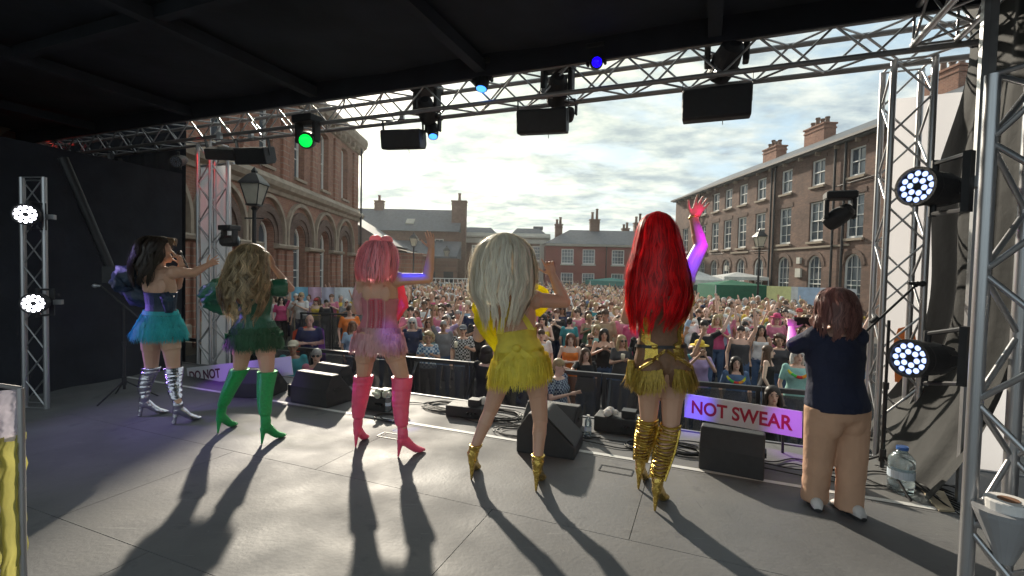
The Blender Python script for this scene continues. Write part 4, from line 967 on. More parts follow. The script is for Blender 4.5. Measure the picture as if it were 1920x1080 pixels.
# ---------------------------------------------------------------- 3 pink
def perf_pink():
    d = 4.2
    hl, tl = onz(667, 838, SF), onz(684, 824, SF); hr_, tr = onz(747, 857, SF), onz(788, 848, SF)
    root = mk_person('person', (hl + hr_) / 2, 'performer with a pink bob wig, pink corset and hot pink thigh boots, waving', G_PERF)
    J = joints(d, dict(head=(711, 483), shL=(682, 526, .02), shR=(744, 524, .0), elL=(668, 580, .12), wrL=(700, 575, .3), elR=(802, 522, .08), wrR=(809, 466, .08), hipL=(688, 638), hipR=(731, 636), knL=(682, 704, .06), knR=(754, 706, -.02)))
    J['anL'] = ank(hl, tl); J['anR'] = ank(hr_, tr)
    b = Body(J, V((.15, 1, 0)), hip=.19, waist=.14, chest=.16, leg=1.08, arm=1.28, thigh=1.12)
    body_mesh(b, root, SK['warm'], [(J['wrR'], V((-.12, 0, 1)), V((-1, .3, 0)), dict(curl=(.0, .12, .2, .25), spread=.13)), (J['wrL'], V((.5, .4, .5)), V((0, 0, 1)), dict(curl=(.7,) * 4))])
    mb = MB(); b.torso(mb, .10, .70, .008); place('corset', remesh(mb, 'corset', FM['pink'], .007, 2), root)
    # lacing on the back
    lc = MB()
    for k in range(13):
        t0, t1 = .16 + k * .04, .20 + k * .04
        for q in (-1, 1):
            for s0, s1 in ((.012, .055),):
                c0, r, f, hw, hd = b.tor(t0); c1, _, _, _, hd1 = b.tor(t1)
                lc.tube([c0 + r * q * s0 - f * (hd + .014), c1 + r * q * s1 - f * (hd1 * .98 + .012)], .003, 5); lc.tube([c0 + r * q * s1 - f * (hd + .012), c1 + r * q * s0 - f * (hd1 + .014)], .003, 5)
    lc.build('lacing', FM['pinkd'], root)
    for q in (-.075, -.035, .035, .075):
        mb = MB(); mb.tube([b.tor(t)[0] + b.tor(t)[1] * q - b.tor(t)[2] * (b.tor(t)[4] + .008) for t in [.12 + .05 * i for i in range(12)]], .005, 6); mb.build('corset_bone', FM['pinkf'], root)
    for k, (t, l) in enumerate(((.20, .12), (.11, .12), (.02, .12))):
        rg, cc = b.ring(t, 60, .016 + .01 * k); fringe(root, rg, cc, 1200, l, FM['pinkf'], seed=k + 17, out=.07, jitter=.2, width=.006, sway=.01)
    satin(root, [J['shR'] + V((-.02, .08, -.02)), J['shR'] + V((-.0, .1, -.22)), J['shR'] + V((-.06, .06, -.42))], [.05, .075, .03], FM['pinkd'], seed=5, name='hanging_drape', folds=5)
    satin(root, [J['shL'] + V((-.02, .02, .05)), J['shL'] + V((-.05, .04, -.14)), J['shL'] + V((-.03, .06, -.3))], [.035, .06, .04], FM['pinkf'], seed=6, name='shoulder_drape', folds=5)
    h = J['head']; z = V((0, 0, 1)); f = V((.1, 1, 0)); rt = V((1, -.1, 0))
    secs = [(h + z * .15, .03, .03), (h + z * .14, .10, .10), (h + z * .07 - f * .01, .15, .14), (h - z * .03 - f * .03, .168, .15), (h - z * .11 - f * .05, .17, .145), (h - z * .20 - f * .07, .155, .12)]
    hair(root, secs, 2400, HM['pink'], rt, f, wave=.005, wf=2, ends=.06, seed=9, width=.007, locks=110, cr=.90, kf=(.9, 1.08))
    for q, zz_ in ((-.035, .155), (.065, .15)):
        c = h + rt * q + z * zz_; o = place('hair_bun', remesh(MB().ell(c, (.056, .05, .045)), 'hair_bun', HM['pink'], .008, 2), root)
    boot(root, hl, tl, J['knL'], FM['pinkleather'], .083, wrinkle=.35, seed=1, rc=.068)
    boot(root, hr_, tr, J['knR'], FM['pinkleather'], .085, wrinkle=.35, seed=2, rc=.068)
# ---------------------------------------------------------------- 4 yellow
def perf_yellow():
    d = 3.62
    hl, tl = onz(884, 900, SF), onz(895, 876, SF); hr_, tr = onz(1005, 921, SF), onz(1017, 896, SF)
    root = mk_person('person', (hl + hr_) / 2, 'performer with a big platinum wig, yellow fringed dress and gold ankle boots', G_PERF)
    J = joints(d, dict(head=(945, 486), shL=(916, 556, .03), shR=(1003, 562, .0), elL=(898, 630, .14), wrL=(930, 600, .32), elR=(1058, 566, .06), wrR=(1036, 516, .10), hipL=(949, 682), hipR=(1003, 682), knL=(920, 768, .08), knR=(1013, 788, .02)))
    J['anL'] = ank(hl, tl); J['anR'] = ank(hr_, tr)
    b = Body(J, V((.05, 1, 0)), hip=.19, waist=.14, chest=.165, leg=1.03, arm=1.35, butt=1.05, thigh=1.06)
    body_mesh(b, root, FM['tights'] if False else SK['warm'], [(J['wrR'], V((-.35, 0, 1)), V((-1, .2, -.3)), dict(curl=(.1, .75, .8, .6), tcurl=.3)), (J['wrL'], V((.5, .4, .5)), V((0, 0, 1)), dict(curl=(.7,) * 4))])
    mb = MB(); b.torso(mb, -.02, .52, .010); place('dress', remesh(mb, 'dress', FM['yellow'], .008, 2), root)
    # halter straps, waist knot
    for q in (-1, 1):
        pts = []
        for t, x in ((.50, .12), (.60, .10), (.68, .085), (.76, .06), (.86, .045), (.96, .03)):
            c, r, f, hw, hd = b.tor(t); pts.append(c + r * q * x * (1 if t > .6 else 1) - f * (hd + .008))
        mb = MB(); mb.ribbon(pts, .05, b.rc); mb.build('strap', FM['yellow'], root)
    c = MB(); R1, _ = b.ring(.22, 48, .018); R2, _ = b.ring(.33, 48, .016); c.rings([R1, R2], cap=False); c.build('sash', FM['yellow'], root, smooth=True)
    cc, r, f, hw, hd = b.tor(.27); MB().ell(cc - f * (hd + .03) - r * .01, (.035, .025, .03)).build('knot', FM['yellow'], root, smooth=True)
    for q in (-1, 1):
        mb = MB(); mb.ribbon([cc - f * (hd + .03), cc - f * (hd + .05) + r * q * .07 - V((0, 0, .07)), cc - f * (hd + .05) + r * q * .14 - V((0, 0, .15))], [.03, .05, .07], V((.7, 0, q * .7))); mb.build('sash_tail', FM['yellow'], root)
    for k, (t, l) in enumerate(((.20, .14), (.10, .15), (.0, .145))):
        rg, cc = b.ring(t, 60, .018 + .010 * k); fringe(root, rg, cc, 1300, l, FM['yellow'], seed=k + 27, out=.08, width=.0055, jitter=.2, sway=.012)
    satin(root, [J['shL'] + V((.02, .04, .12)), J['shL'] + V((-.03, .06, -.06)), J['shL'] + V((-.01, .07, -.22)), J['shL'] + V((.06, .07, -.36)), J['shL'] + V((.10, .06, -.46))], [.04, .095, .085, .05, .03], FM['yellowd'], seed=3, folds=11, amp=.22)
    satin(root, [J['shR'] + V((-.02, .14, .10)), J['shR'] + V((.05, .14, .0)), J['shR'] + V((.0, .12, -.12))], [.04, .10, .05], FM['yellowd'], seed=5, folds=8, amp=.12)
    satin(root, [J['shR'] + V((-.03, .10, -.10)), J['shR'] + V((-.06, .08, -.35))], [.05, .05], FM['yellow'], seed=6, name='side_drape')
    h = J['head']; z = V((0, 0, 1)); f = V((0, 1, 0)); rt = V((1, 0, 0))
    secs = [(h + z * .20, .015, .015), (h + z * .19, .06, .06), (h + z * .155, .125, .115), (h + z * .08 - f * .02, .19, .17), (h - z * .04 - f * .04, .218, .18), (h - z * .14 - f * .06, .222, .17), (h - z * .25 - f * .10 - rt * .01, .215, .12), (h - z * .36 - f * .12, .16, .09), (h - z * .50 - f * .12 - rt * .01, .11, .05)]
    hair(root, secs, 3200, HM['white'], rt, f, wave=.008, wf=3, ends=.19, seed=10, width=.007, flare=.16, kf=(.84, 1.15), core_to=.66, frizz=.03, locks=120, cr=.90)
    # tights tops are part of the body; boots
    for i, (hh, tt, kn) in enumerate(((hl, tl, J['knL']), (hr_, tr, J['knR']))):
        an = hh + V((.01, .03, .17)); top = an.lerp(kn, .16)
        boot(root, hh, tt, kn, FM['goldleather'], .05, seed=i, top=.19, ra=.043, rc=.055, wrinkle=.4)
# ---------------------------------------------------------------- 5 red
def perf_red():
    d = 3.42
    hl, tl = onz(1197, 917, SF), onz(1212, 895, SF); hr_, tr = onz(1228, 958, SF), onz(1249, 932, SF)
    root = mk_person('person', (hl + hr_) / 2, 'performer with waist length red wig and gold sequin costume raising the right arm', G_PERF)
    J = joints(d, dict(head=(1231, 452), shL=(1196, 538, .03), shR=(1284, 524, .0), elL=(1176, 596, .16), wrL=(1205, 575, .36), elR=(1314, 462, .06), wrR=(1300, 408, .12), hipL=(1218, 690), hipR=(1263, 690), knL=(1216, 785, .05), knR=(1258, 795, -.04)))
    J['anL'] = ank(hl, tl); J['anR'] = ank(hr_, tr)
    b = Body(J, V((-.02, 1, 0)), hip=.195, waist=.15, chest=.17, leg=1.06, arm=1.35, butt=1.2, thigh=1.1)
    body_mesh(b, root, SK['warm'], [(J['wrR'], V((.45, 0, .9)), V((-.9, .1, .45)), dict(curl=(.05, .35, .25, .1), spread=.16, k=1.1)), (J['wrL'], V((.5, .4, .5)), V((0, 0, 1)), dict(curl=(.7,) * 4))], hr=1.05)
    mb = MB(); b.torso(mb, -.04, .74, .006); place('sheer_bodysuit', remesh(mb, 'bodysuit', FM['sheer'], .008, 2), root)
    # back cut: gold side panels, chains
    for q in (-1, 1):
        mb = MB(); rows = []
        for t in [.05 + .04 * i for i in range(15)]:
            c, r, f, hw, hd = b.tor(t); row = []
            for a in (205, 220, 235) if q < 0 else (335, 320, 305): 
                an = rad(a + (q * -1) * 18 * (t < .3)); row.append(c + r * (hw + .012) * math.cos(an) + f * (hd + .012) * math.sin(an))
            rows.append(row)
        mb.rings(rows, cap=False, closed=False); mb.build('sequin_panel', FM['gold'], root)
    bb = MB(); R1, _ = b.ring(.25, 48, .014); R2, _ = b.ring(.285, 48, .014); bb.rings([R1, R2], cap=False); bb.build('belt', M['black_metal'], root)
    for q in (-.075, .085):
        c, r, f, hw, hd = b.tor(.27); mb = MB(); mb.ell(c + r * q - f * (hd + .012), (.024, .008, .016)); mb.build('buckle', FM['goldleather'], root, smooth=True)
    def pt(t, ang, off=.014):
        c, r, f, hw, hd = b.tor(t); return c + r * (hw + off) * math.cos(rad(ang)) + f * (hd * (1.35 if t < .15 else 1.0) + off) * math.sin(rad(ang))
    for (a0, a1, t1) in ((268, 190, -.05), (272, 350, -.05)):
        pts = [pt(lerp(.24, t1, k / 8), lerp(a0, a1, k / 8), .02) for k in range(9)]
        for dz in (0, .014): MB().tube([p - V((0, 0, dz)) for p in pts], .0055, 6).build('gold_chain', FM['goldleather'], root)
    pts = [pt(lerp(.02, -.02, k / 8) - .10 * math.sin(k / 8 * 3.14), lerp(300, 372, k / 8), .03) for k in range(9)]
    MB().tube(pts, .006, 6).build('gold_chain', FM['goldleather'], root)
    for q, a0, a1 in ((-1, 175, 262), (1, 278, 365)):
        ring = [pt(-.02 + .10 * abs(k - 8) / 16, lerp(a0, a1, k / 16), .018) for k in range(17)]
        fringe(root, ring[:-1], b.tor(0)[0], 520, .13, FM['goldf'], seed=40 + q, out=.1, width=.006)
    satin(root, [pt(.10, 185, .03), pt(-.12, 186, .06), pt(-.30, 190, .05)], [.02, .03, .015], FM['goldf'], seed=5, name='hip_ruffle', folds=9, amp=.3)
    satin(root, [J['shR'] + V((.02, .12, .05)), J['shR'] + V((.05, .12, -.15)), J['shR'] + V((-.02, .1, -.38))], [.03, .07, .03], FM['gold'], seed=6, name='side_drape', folds=6)
    h = J['head']; z = V((0, 0, 1)); f = V((0, 1, 0)); rt = V((1, 0, 0))
    secs = [(h + z * .21, .012, .02), (h + z * .20, .045, .05), (h + z * .175, .08, .085), (h + z * .14, .105, .11), (h + z * .09 - f * .01 , .125, .13), (h - z * .06 - f * .04, .155, .145), (h - z * .22 - f * .09 - rt * .01, .19, .13), (h - z * .38 - f * .12 - rt * .01, .205, .12), (h - z * .50 - f * .13 - rt * .02, .19, .09), (h - z * .62 - f * .12 - rt * .05, .14, .06)]
    hair(root, secs, 2800, HM['red'], rt, f, wave=.010, wf=4, ends=.15, seed=12, width=.007, flare=.09, kf=(.84, 1.12), locks=80, cr=.86)
    for i, (hh, tt, kn) in enumerate(((hl, tl, J['knL']), (hr_, tr, J['knR']))):
        o, an = boot(root, hh, tt, kn, FM['goldleather'], .06, seed=i, top=.10, ra=.038, rc=.055)
        f = (tt - hh).normalized(); f.z = 0; r = f.cross(z)
        for k in range(15):
            t = .10 + .062 * k; c = an.lerp(kn, t) - f * .016 * math.sin(min(1, t / .9) * math.pi) * 1.2; q = lerp(.043, .066, min(1, t / .55)) if t < .55 else lerp(.066, .068, (t - .55) / .45)
            mb = MB(); hgt = .007 if k % 2 else .011
            mb.rings([[c + V((0, 0, dz + .006 * math.sin(2 * an2 + k))) + r * (q + w) * math.cos(an2) + f * (q + w) * math.sin(an2) for an2 in [2 * math.pi * j / 18 for j in range(18)]] for dz, w in ((-hgt, 0), (-hgt * .6, .007), (hgt * .6, .007), (hgt, 0))], cap=False)
            mb.build('boot_strap', FM['gold'] if k % 2 == 0 else FM['goldleather'], root)
        for q in (-1, 1):
            mb = MB(); mb.tube([an.lerp(kn, t) + r * q * (lerp(.046, .070, min(1, t / .55))) - f * .012 for t in [.02 + .1 * j for j in range(10)]], .011, 6); mb.build('boot_rail', FM['gold'], root)
    mb = MB(); w = J['wrR']; ax = (J['wrR'] - J['elR']).normalized(); a = ax.orthogonal().normalized(); bq = ax.cross(a)
    mb.tube([w + a * .032 * math.cos(t) + bq * .032 * math.sin(t) for t in [i * 2 * math.pi / 16 for i in range(17)]], .006, 6); mb.build('bracelet', FM['goldleather'], root)
# ---------------------------------------------------------------- 6 crew member
def crew():
    d = 3.32
    root = mk_person('person', onz(1565, 952, SF), 'crew member in navy t-shirt and loose tan trousers filming with phone, right')
    J = joints(d, dict(head=(1567, 582, .04), shL=(1530, 632, .03), shR=(1604, 632, .0), elL=(1488, 652, .20), wrL=(1500, 628, .42), elR=(1650, 690, .12), wrR=(1622, 632, .34), hipL=(1543, 764), hipR=(1597, 764), knL=(1535, 850, .03), knR=(1597, 858, -.02)))
    a1, a2 = onz(1526, 946, SF), onz(1591, 961, SF); J['anL'] = a1 + V((0, 0, .09)); J['anR'] = a2 + V((0, 0, .09)); J['wrR'] = J['shR'] + V((-.02, .34, .0)); J['elR'] = J['shR'] + V((.045, .12, -.22))
    J['elL'] = J['shL'] + V((-.09, .12, -.09)); J['wrL'] = J['shL'] + V((.02, .33, .02))
    b = Body(J, V((-.05, 1, 0)), hip=.185, waist=.155, chest=.168, depth=1.12, leg=1.0, arm=1.1, butt=0)
    body_mesh(b, root, SK['fair'], [(J['wrL'], V((.3, .5, .6)), V((.8, 0, 0)), dict(curl=(.7,) * 4)), (J['wrR'], V((-.3, .5, .6)), V((-.8, 0, 0)), dict(curl=(.7,) * 4))])
    mb = MB(); b.torso(mb, -.02, 1.02, .026); b.arm_(mb, 'L', .020, .42); b.arm_(mb, 'R', .020, .42)
    place('t_shirt', remesh(mb, 'tshirt', mat('navy jersey', (.014, .018, .045), .85, var=.2, scale=5, bump=.9, bscale=9), .008, 3), root)
    mb = MB(); b.torso(mb, -.20, .10, .018)
    for q in (-1, 1):
        c, r, f, hw, hd = b.tor(-.04); mb.ell(c + r * q * hw * .42 - f * hd * .22 - V((0, 0, .06)), (hw * .50, .108, .14))
    for s_, a_ in (('L', a1), ('R', a2)):
        h_, k_ = J['hip' + s_], J['kn' + s_]; S = []
        for t in np.linspace(0, 1, 16):
            p = h_.lerp(k_, t * 2) if t < .5 else k_.lerp(a_ + V((0, 0, .03)), (t - .5) * 2)
            w = lerp(.116, .086, min(1, t * 1.3)) * (1 + .03 * math.sin(t * 40 + (s_ == 'L')) * (t > .6))
            S.append((p, V((w, 0, 0)), V((0, w * .98, 0))))
        mb.loft(S, 18)
    place('trousers', remesh(mb, 'trousers', mat('tan cotton', (.58, .35, .23), .9, var=.12, scale=4, bump=.9, bscale=8), .010, 2), root)
    for i, (a_, yaw) in enumerate(((a1, .35), (a2, -.15))):
        f = V((math.sin(yaw), math.cos(yaw), 0)); r = f.cross(V((0, 0, 1))); mb = MB()
        S = [(a_ + f * (x - .07) + V((0, 0, h / 2)), r * w, V((0, 0, h / 2))) for x, h, w in ((-.05, .05, .025), (-.02, .085, .038), (.04, .09, .04), (.10, .065, .043), (.16, .05, .045), (.20, .035, .03))]
        mb.loft(S, 14); place('trainer', remesh(mb, 'trainer', fab('white trainer', (.65, .62, .60)), .006, 2), root)
        mb = MB(); mb.loft([(a_ + f * (x - .07) + V((0, 0, .012)), r * w, V((0, 0, .012))) for x, w in ((-.055, .02), (-.03, .042), (.1, .047), (.17, .048), (.21, .03))], 12); mb.build('sole', M['black_plastic'], root)
    h = J['head']; z = V((0, 0, 1)); f = V((.1, 1, 0)); rt = V((1, -.1, 0))
    secs = [(h + z * .165, .015, .015), (h + z * .155, .05, .05), (h + z * .125, .09, .09), (h + z * .10, .108, .105), (h + z * .06 - f * .02, .125, .125), (h - z * .04 - f * .03, .132, .12), (h - z * .11 - f * .05 - rt * .01, .138, .10), (h - z * .17 - f * .06 - rt * .02, .135, .08), (h - z * .21 - f * .07 - rt * .02, .11, .06)]
    hair(root, secs, 1000, HM['brown'], rt, f, wave=.016, wf=2.6, ends=.16, seed=13, width=.009, kf=(.85, 1.1))
    mb = MB(); mb.box(h + V((.0, .36, -.12)), (.15, .009, .075)); mb.box(h + V((-.05, .366, -.10)), (.02, .006, .02)); tag(mb.build('mobile_phone', M['black_metal']), 'dark phone held up by the crew member in the navy t-shirt', 'phone')
for fn in (perf_silver, perf_green, perf_pink, perf_yellow, perf_red, crew): fn()
# ================================================================== CROWD
cloth_o = mat('dyed cloth', (1, 1, 1), .85, var=.18, scale=9, objcol=True, translucent=.08)
skin_o = mat('crowd skin', (1, 1, 1), .5, var=.08, scale=6, objcol=True)
hair_o = mat('crowd hair', (1, 1, 1), .5, var=.3, scale=30, objcol=True, translucent=.15)
def checked(name, c1, c2, sc):
    m = mat(name, c1, .85, var=.05); t = m.node_tree; ck = t.nodes.new('ShaderNodeTexChecker'); ck.inputs['Scale'].default_value = sc; ck.inputs['Color1'].default_value = (*c1, 1); ck.inputs['Color2'].default_value = (*c2, 1)
    co = t.nodes.new('ShaderNodeTexCoord'); t.links.new(co.outputs['Object'], ck.inputs[0]); t.links.new(ck.outputs[0], t.nodes['Principled BSDF'].inputs['Base Color']); return m
CK = {'black check': checked('black white check', (.02, .02, .02), (.5, .5, .5), 26), 'blue plaid': checked('blue plaid', (.06, .16, .30), (.55, .62, .66), 20), 'floral': checked('blue floral', (.02, .03, .08), (.30, .36, .42), 34)}
# crowd skeletons in local space: facing -Y (towards the stage), feet on z=0
def csk(pose, H=1.70):
    s = H / 1.70; P = dict(head=(0, -.02, 1.555), shL=(.165, 0, 1.375), shR=(-.165, 0, 1.375), hipL=(.085, 0, .90), hipR=(-.085, 0, .90), knL=(.10, -.02, .49), knR=(-.10, -.02, .49), anL=(.11, .03, .09), anR=(-.11, .03, .09))
    A = dict(down=((.24, .02, 1.10), (.23, -.10, .88)), fold=((.25, -.04, 1.12), (-.03, -.20, 1.13)), clap=((.25, -.10, 1.15), (.04, -.30, 1.30)), up=((.27, -.05, 1.62), (.24, -.10, 1.88)), phone=((.25, -.16, 1.20), (.06, -.34, 1.48)), drink=((.25, -.06, 1.13), (.13, -.30, 1.22)), wave=((.33, -.10, 1.50), (.42, -.14, 1.78)), reach=((.34, -.25, 1.30), (.58, -.38, 1.42)))
    l, r = pose; 
    for side, key, sg in (('L', l, 1), ('R', r, -1)):
        e, w = A[key]; P['el' + side] = (e[0] * sg, e[1], e[2]); P['wr' + side] = (w[0] * sg, w[1], w[2])
    return {k: V(v) * s for k, v in P.items()}
POSES = [('down', 'down'), ('clap', 'clap'), ('up', 'down'), ('down', 'drink'), ('phone', 'phone'), ('fold', 'fold'), ('wave', 'drink'), ('drink', 'down'), ('up', 'up'), ('down', 'wave')]
POSE_TXT = {('down', 'down'): 'arms down', ('clap', 'clap'): 'clapping', ('up', 'down'): 'one arm up', ('down', 'drink'): 'holding a drink', ('phone', 'phone'): 'raising phone', ('fold', 'fold'): 'arms folded', ('wave', 'drink'): 'waving', ('drink', 'down'): 'one hand raised', ('up', 'up'): 'both arms up', ('down', 'wave'): 'waving', ('reach', 'down'): 'arm stretched out', ('down', 'reach'): 'arm stretched out'}
_cp = {}
def protos(pose, fem):
    key = (pose, fem)
    if key in _cp: return _cp[key]
    J = csk(pose); b = Body(J, V((0, -1, 0)), hip=.185 if fem else .165, waist=.14 if fem else .155, chest=.155 if fem else .17, depth=1.1, arm=.9 if fem else 1.0, butt=0)
    J2 = b.J; mb = MB(); b.torso(mb, .75, 1.07, 0, n=12); b.head_(mb, True); 
    for a in 'LR':
        b.arm_(mb, a)
        w = J2['wr' + a]; d = (w - J2['el' + a]).normalized(); nr = d.cross(V((0, -1, 0.01))).normalized()
        mb.ell(w + d * .06, (.028, .03, .06), d.to_track_quat('Z', 'Y').to_matrix(), n=8, k=5)
        for q in (-1.5, -.5, .5, 1.5): mb.cap(w + d * .10 + nr * q * .016, w + d * .165 + nr * q * .022 - V((0, .012, 0)), .010, .009, 6)
        mb.cap(w + d * .03 + nr * .02, w + d * .085 + nr * .055, .012, .010, 6)
    # lower legs so the figure is one continuous body
    b.torso(mb, -.20, .8, -.012, n=12)
    for a in 'LR': b.leg_(mb, a)
    body = remesh(mb, 'crowd_body', skin_o, .013, 2, dec=.45)
    mb = MB(); b.torso(mb, -.06, 1.0, .014, n=14)
    c, r, f, hw, hd = b.tor(.70)
    if fem:
        for q in (-1, 1): mb.ell(c + r * q * .075 + f * .07, (.075, .065, .07))
    else: mb.ell(b.tor(.3)[0] + f * .05, (.14, .10, .15))
    for a in 'LR': b.arm_(mb, a, .010, .33)
    top = remesh(mb, 'crowd_top', cloth_o, .018, 2, dec=.5)
    mb = MB(); b.torso(mb, -.06, .85, .012, n=14)
    for q in (-1, 1):
        mb.cap(b.tor(.8)[0] + r * q * .09 + f * .06, b.J['shL' if (r * q).x > 0 else 'shR'] * 1.0 + V((-.06 * (1 if (r * q).x > 0 else -1), 0, .035)), .028, .024)
    if fem:
        for q in (-1, 1): mb.ell(c + r * q * .075 + f * .07, (.075, .065, .07))
    vest = remesh(mb, 'crowd_vest', cloth_o, .018, 2, dec=.5)
    mb = MB(); b.torso(mb, -.20, .12, .012, n=14)
    for a in 'LR': b.leg_(mb, a, .016)
    for q in (-1, 1): mb.ell(V((q * .11, -.06, .045)), (.05, .13, .05))
    tr = remesh(mb, 'crowd_trousers', cloth_o, .022, 2, dec=.5)
    _cp[key] = (body, top, vest, tr, J2); return _cp[key]
HC = V((0, -.02, 1.555))
def hair_protos():
    H = {}; h = HC; z = V((0, 0, 1)); bk = V((0, 1, 0))
    def mk(name, f, vox=.012): mb = MB(); f(mb); H[name] = remesh(mb, name.replace(' ', '_'), hair_o, vox, 1, dec=.6)
    mk('short', lambda m: (m.ell(h + z * .045 + bk * .012, (.082, .098, .088)), m.ell(h + z * .0 + bk * .045, (.078, .062, .07))))
    mk('cropped', lambda m: m.ell(h + z * .038 + bk * .012, (.078, .093, .088)))
    def bob(m):
        m.ell(h + z * .045 + bk * .02, (.100, .100, .092)); m.ell(h - z * .05 + bk * .055, (.108, .06, .11))
        for q in (-1, 1): m.ell(h - z * .05 + V((q * .085, .02, 0)), (.028, .05, .10))
    mk('bob', bob)
    def lng(m):
        m.ell(h + z * .045 + bk * .02, (.095, .098, .090)); m.loft([(h + bk * .05, V((.095, 0, 0)), V((0, .06, 0))), (h - z * .15 + bk * .07, V((.12, 0, 0)), V((0, .05, 0))), (h - z * .34 + bk * .09, V((.13, 0, 0)), V((0, .04, 0))), (h - z * .42 + bk * .09, V((.08, 0, 0)), V((0, .02, 0)))], 12)
        for q in (-1, 1): m.loft([(h + z * .03 + V((q * .08, .0, 0)), V((.022, 0, 0)), V((0, .05, 0))), (h - z * .12 + V((q * .095, -.005, 0)), V((.028, 0, 0)), V((0, .045, 0))), (h - z * .30 + V((q * .10, -.05, 0)), V((.034, 0, 0)), V((0, .03, 0)))], 8)
    mk('long', lng)
    def curl(m):
        R = random.Random(5)
        for i in range(70):
            a, e = R.uniform(0, 6.28), R.uniform(-.9, 1.4)
            d = V((math.cos(a) * math.cos(e), math.sin(a) * math.cos(e), math.sin(e)))
            if d.y < -.45 and d.z < .45: continue
            m.ell(h + z * .02 + bk * .025 + V((d.x * .115, d.y * .11, d.z * .12)), (R.uniform(.03, .045),) * 3, n=7, k=5)
    mk('curly', curl)
    def pony(m): m.ell(h + z * .042 + bk * .012, (.083, .098, .090)); m.cap(h + z * .05 + bk * .10, h - z * .12 + bk * .16, .03, .022)
    mk('ponytail', pony)
    return H
HP = hair_protos()
# accessories
def acc():
    A = {}; h = HC; z = V((0, 0, 1))
    m = MB()
    for q in (-1, 1): m.ell(h + V((q * .034, -.088, .018)), (.028, .010, .021), n=10, k=6); m.box(h + V((q * .072, -.045, .022)), (.006, .09, .008))
    m.box(h + V((0, -.096, .024)), (.02, .006, .006)); A['sunglasses'] = m.mesh('sunglasses', M['black_plastic'], True)
    m = MB()
    for q in (-1, 1): m.ell(h + V((q * .032, -.084, .016)), (.013, .010, .007), n=8, k=5); m.box(h + V((q * .032, -.086, .036)), (.034, .010, .007))
    A['eyes'] = m.mesh('eyes', M['black_plastic'], True)
    m = MB(); m.ell(h + V((0, -.088, -.048)), (.024, .010, .007), n=10, k=5); A['mouth'] = m.mesh('mouth', mat('lips', (.30, .06, .05), .5), True)
    cap_o = cloth_o
    m = MB(); m.ell(h + V((0, .005, .062)), (.092, .105, .075)); m.ell(h + V((0, -.12, .055)), (.075, .07, .012)); A['cap'] = remesh(m, 'cap', cap_o, .010, 1)
    m = MB(); m.loft([(h + V((0, 0, .07)), V((.165, 0, 0)), V((0, .185, 0))), (h + V((0, 0, .082)), V((.165, 0, 0)), V((0, .185, 0)))], 20); m.loft([(h + V((0, 0, .075)), V((.088, 0, 0)), V((0, .10, 0))), (h + V((0, 0, .15)), V((.082, 0, 0)), V((0, .09, 0))), (h + V((0, 0, .175)), V((.05, 0, 0)), V((0, .07, 0)))], 16); A['brimmed_hat'] = m.mesh('hat', cap_o, True)
    m = MB(); c = V((0, -.35, 1.53)); m.box(c, (.078, .009, .15)); A['phone'] = m.mesh('phone', M['black_plastic'])
    m = MB(); m.cyl(V((-.13, -.35, 1.24)), V((-.13, -.36, 1.36)), .032, .042, 12); A['cup'] = m.mesh('cup', mat('clear plastic cup', (.75, .72, .62), .2, translucent=.4), True)
    m = MB(); R = random.Random(3)
    ms = [mat('lei ' + n, c, .8, translucent=.3) for n, c in (('red', (.8, .05, .04)), ('orange', (.9, .35, .02)), ('yellow', (.85, .75, .05)), ('green', (.1, .6, .1)))]
    for i in range(34):
        a = 2 * math.pi * i / 34; m.cur = (i // 3) % 4; c = V((.135 * math.cos(a), -.03 + .12 * math.sin(a), 1.34 - .10 * max(0, -math.sin(a))))
        m.ell(c, (.030, .030, .026), n=7, k=4)
    A['lei'] = m.mesh('lei', ms)
    return A
AC = acc()
PAL = {'white': (.72, .70, .68), 'black': (.015, .015, .018), 'navy': (.02, .03, .08), 'grey': (.20, .20, .21), 'pink': (.65, .20, .30), 'hot pink': (.60, .08, .20), 'red': (.38, .035, .035), 'teal': (.05, .28, .32), 'orange': (.78, .20, .03), 'yellow': (.70, .50, .06), 'pale blue': (.34, .48, .62), 'tan': (.40, .28, .18), 'cream': (.62, .55, .42), 'green': (.07, .15, .09), 'lilac': (.42, .32, .55), 'mint': (.30, .55, .50), 'denim': (.08, .14, .26), 'dark grey': (.06, .06, .065)}
HCOL = {'dark': (.022, .014, .010), 'brown': (.085, .045, .025), 'auburn': (.16, .06, .03), 'blonde': (.42, .30, .15), 'grey': (.38, .36, .34), 'white': (.70, .68, .64), 'pink': (.70, .22, .36)}
SKC = [(.64, .40, .30), (.70, .46, .36), (.58, .35, .25), (.52, .31, .21), (.70, .48, .38), (.34, .19, .12)]
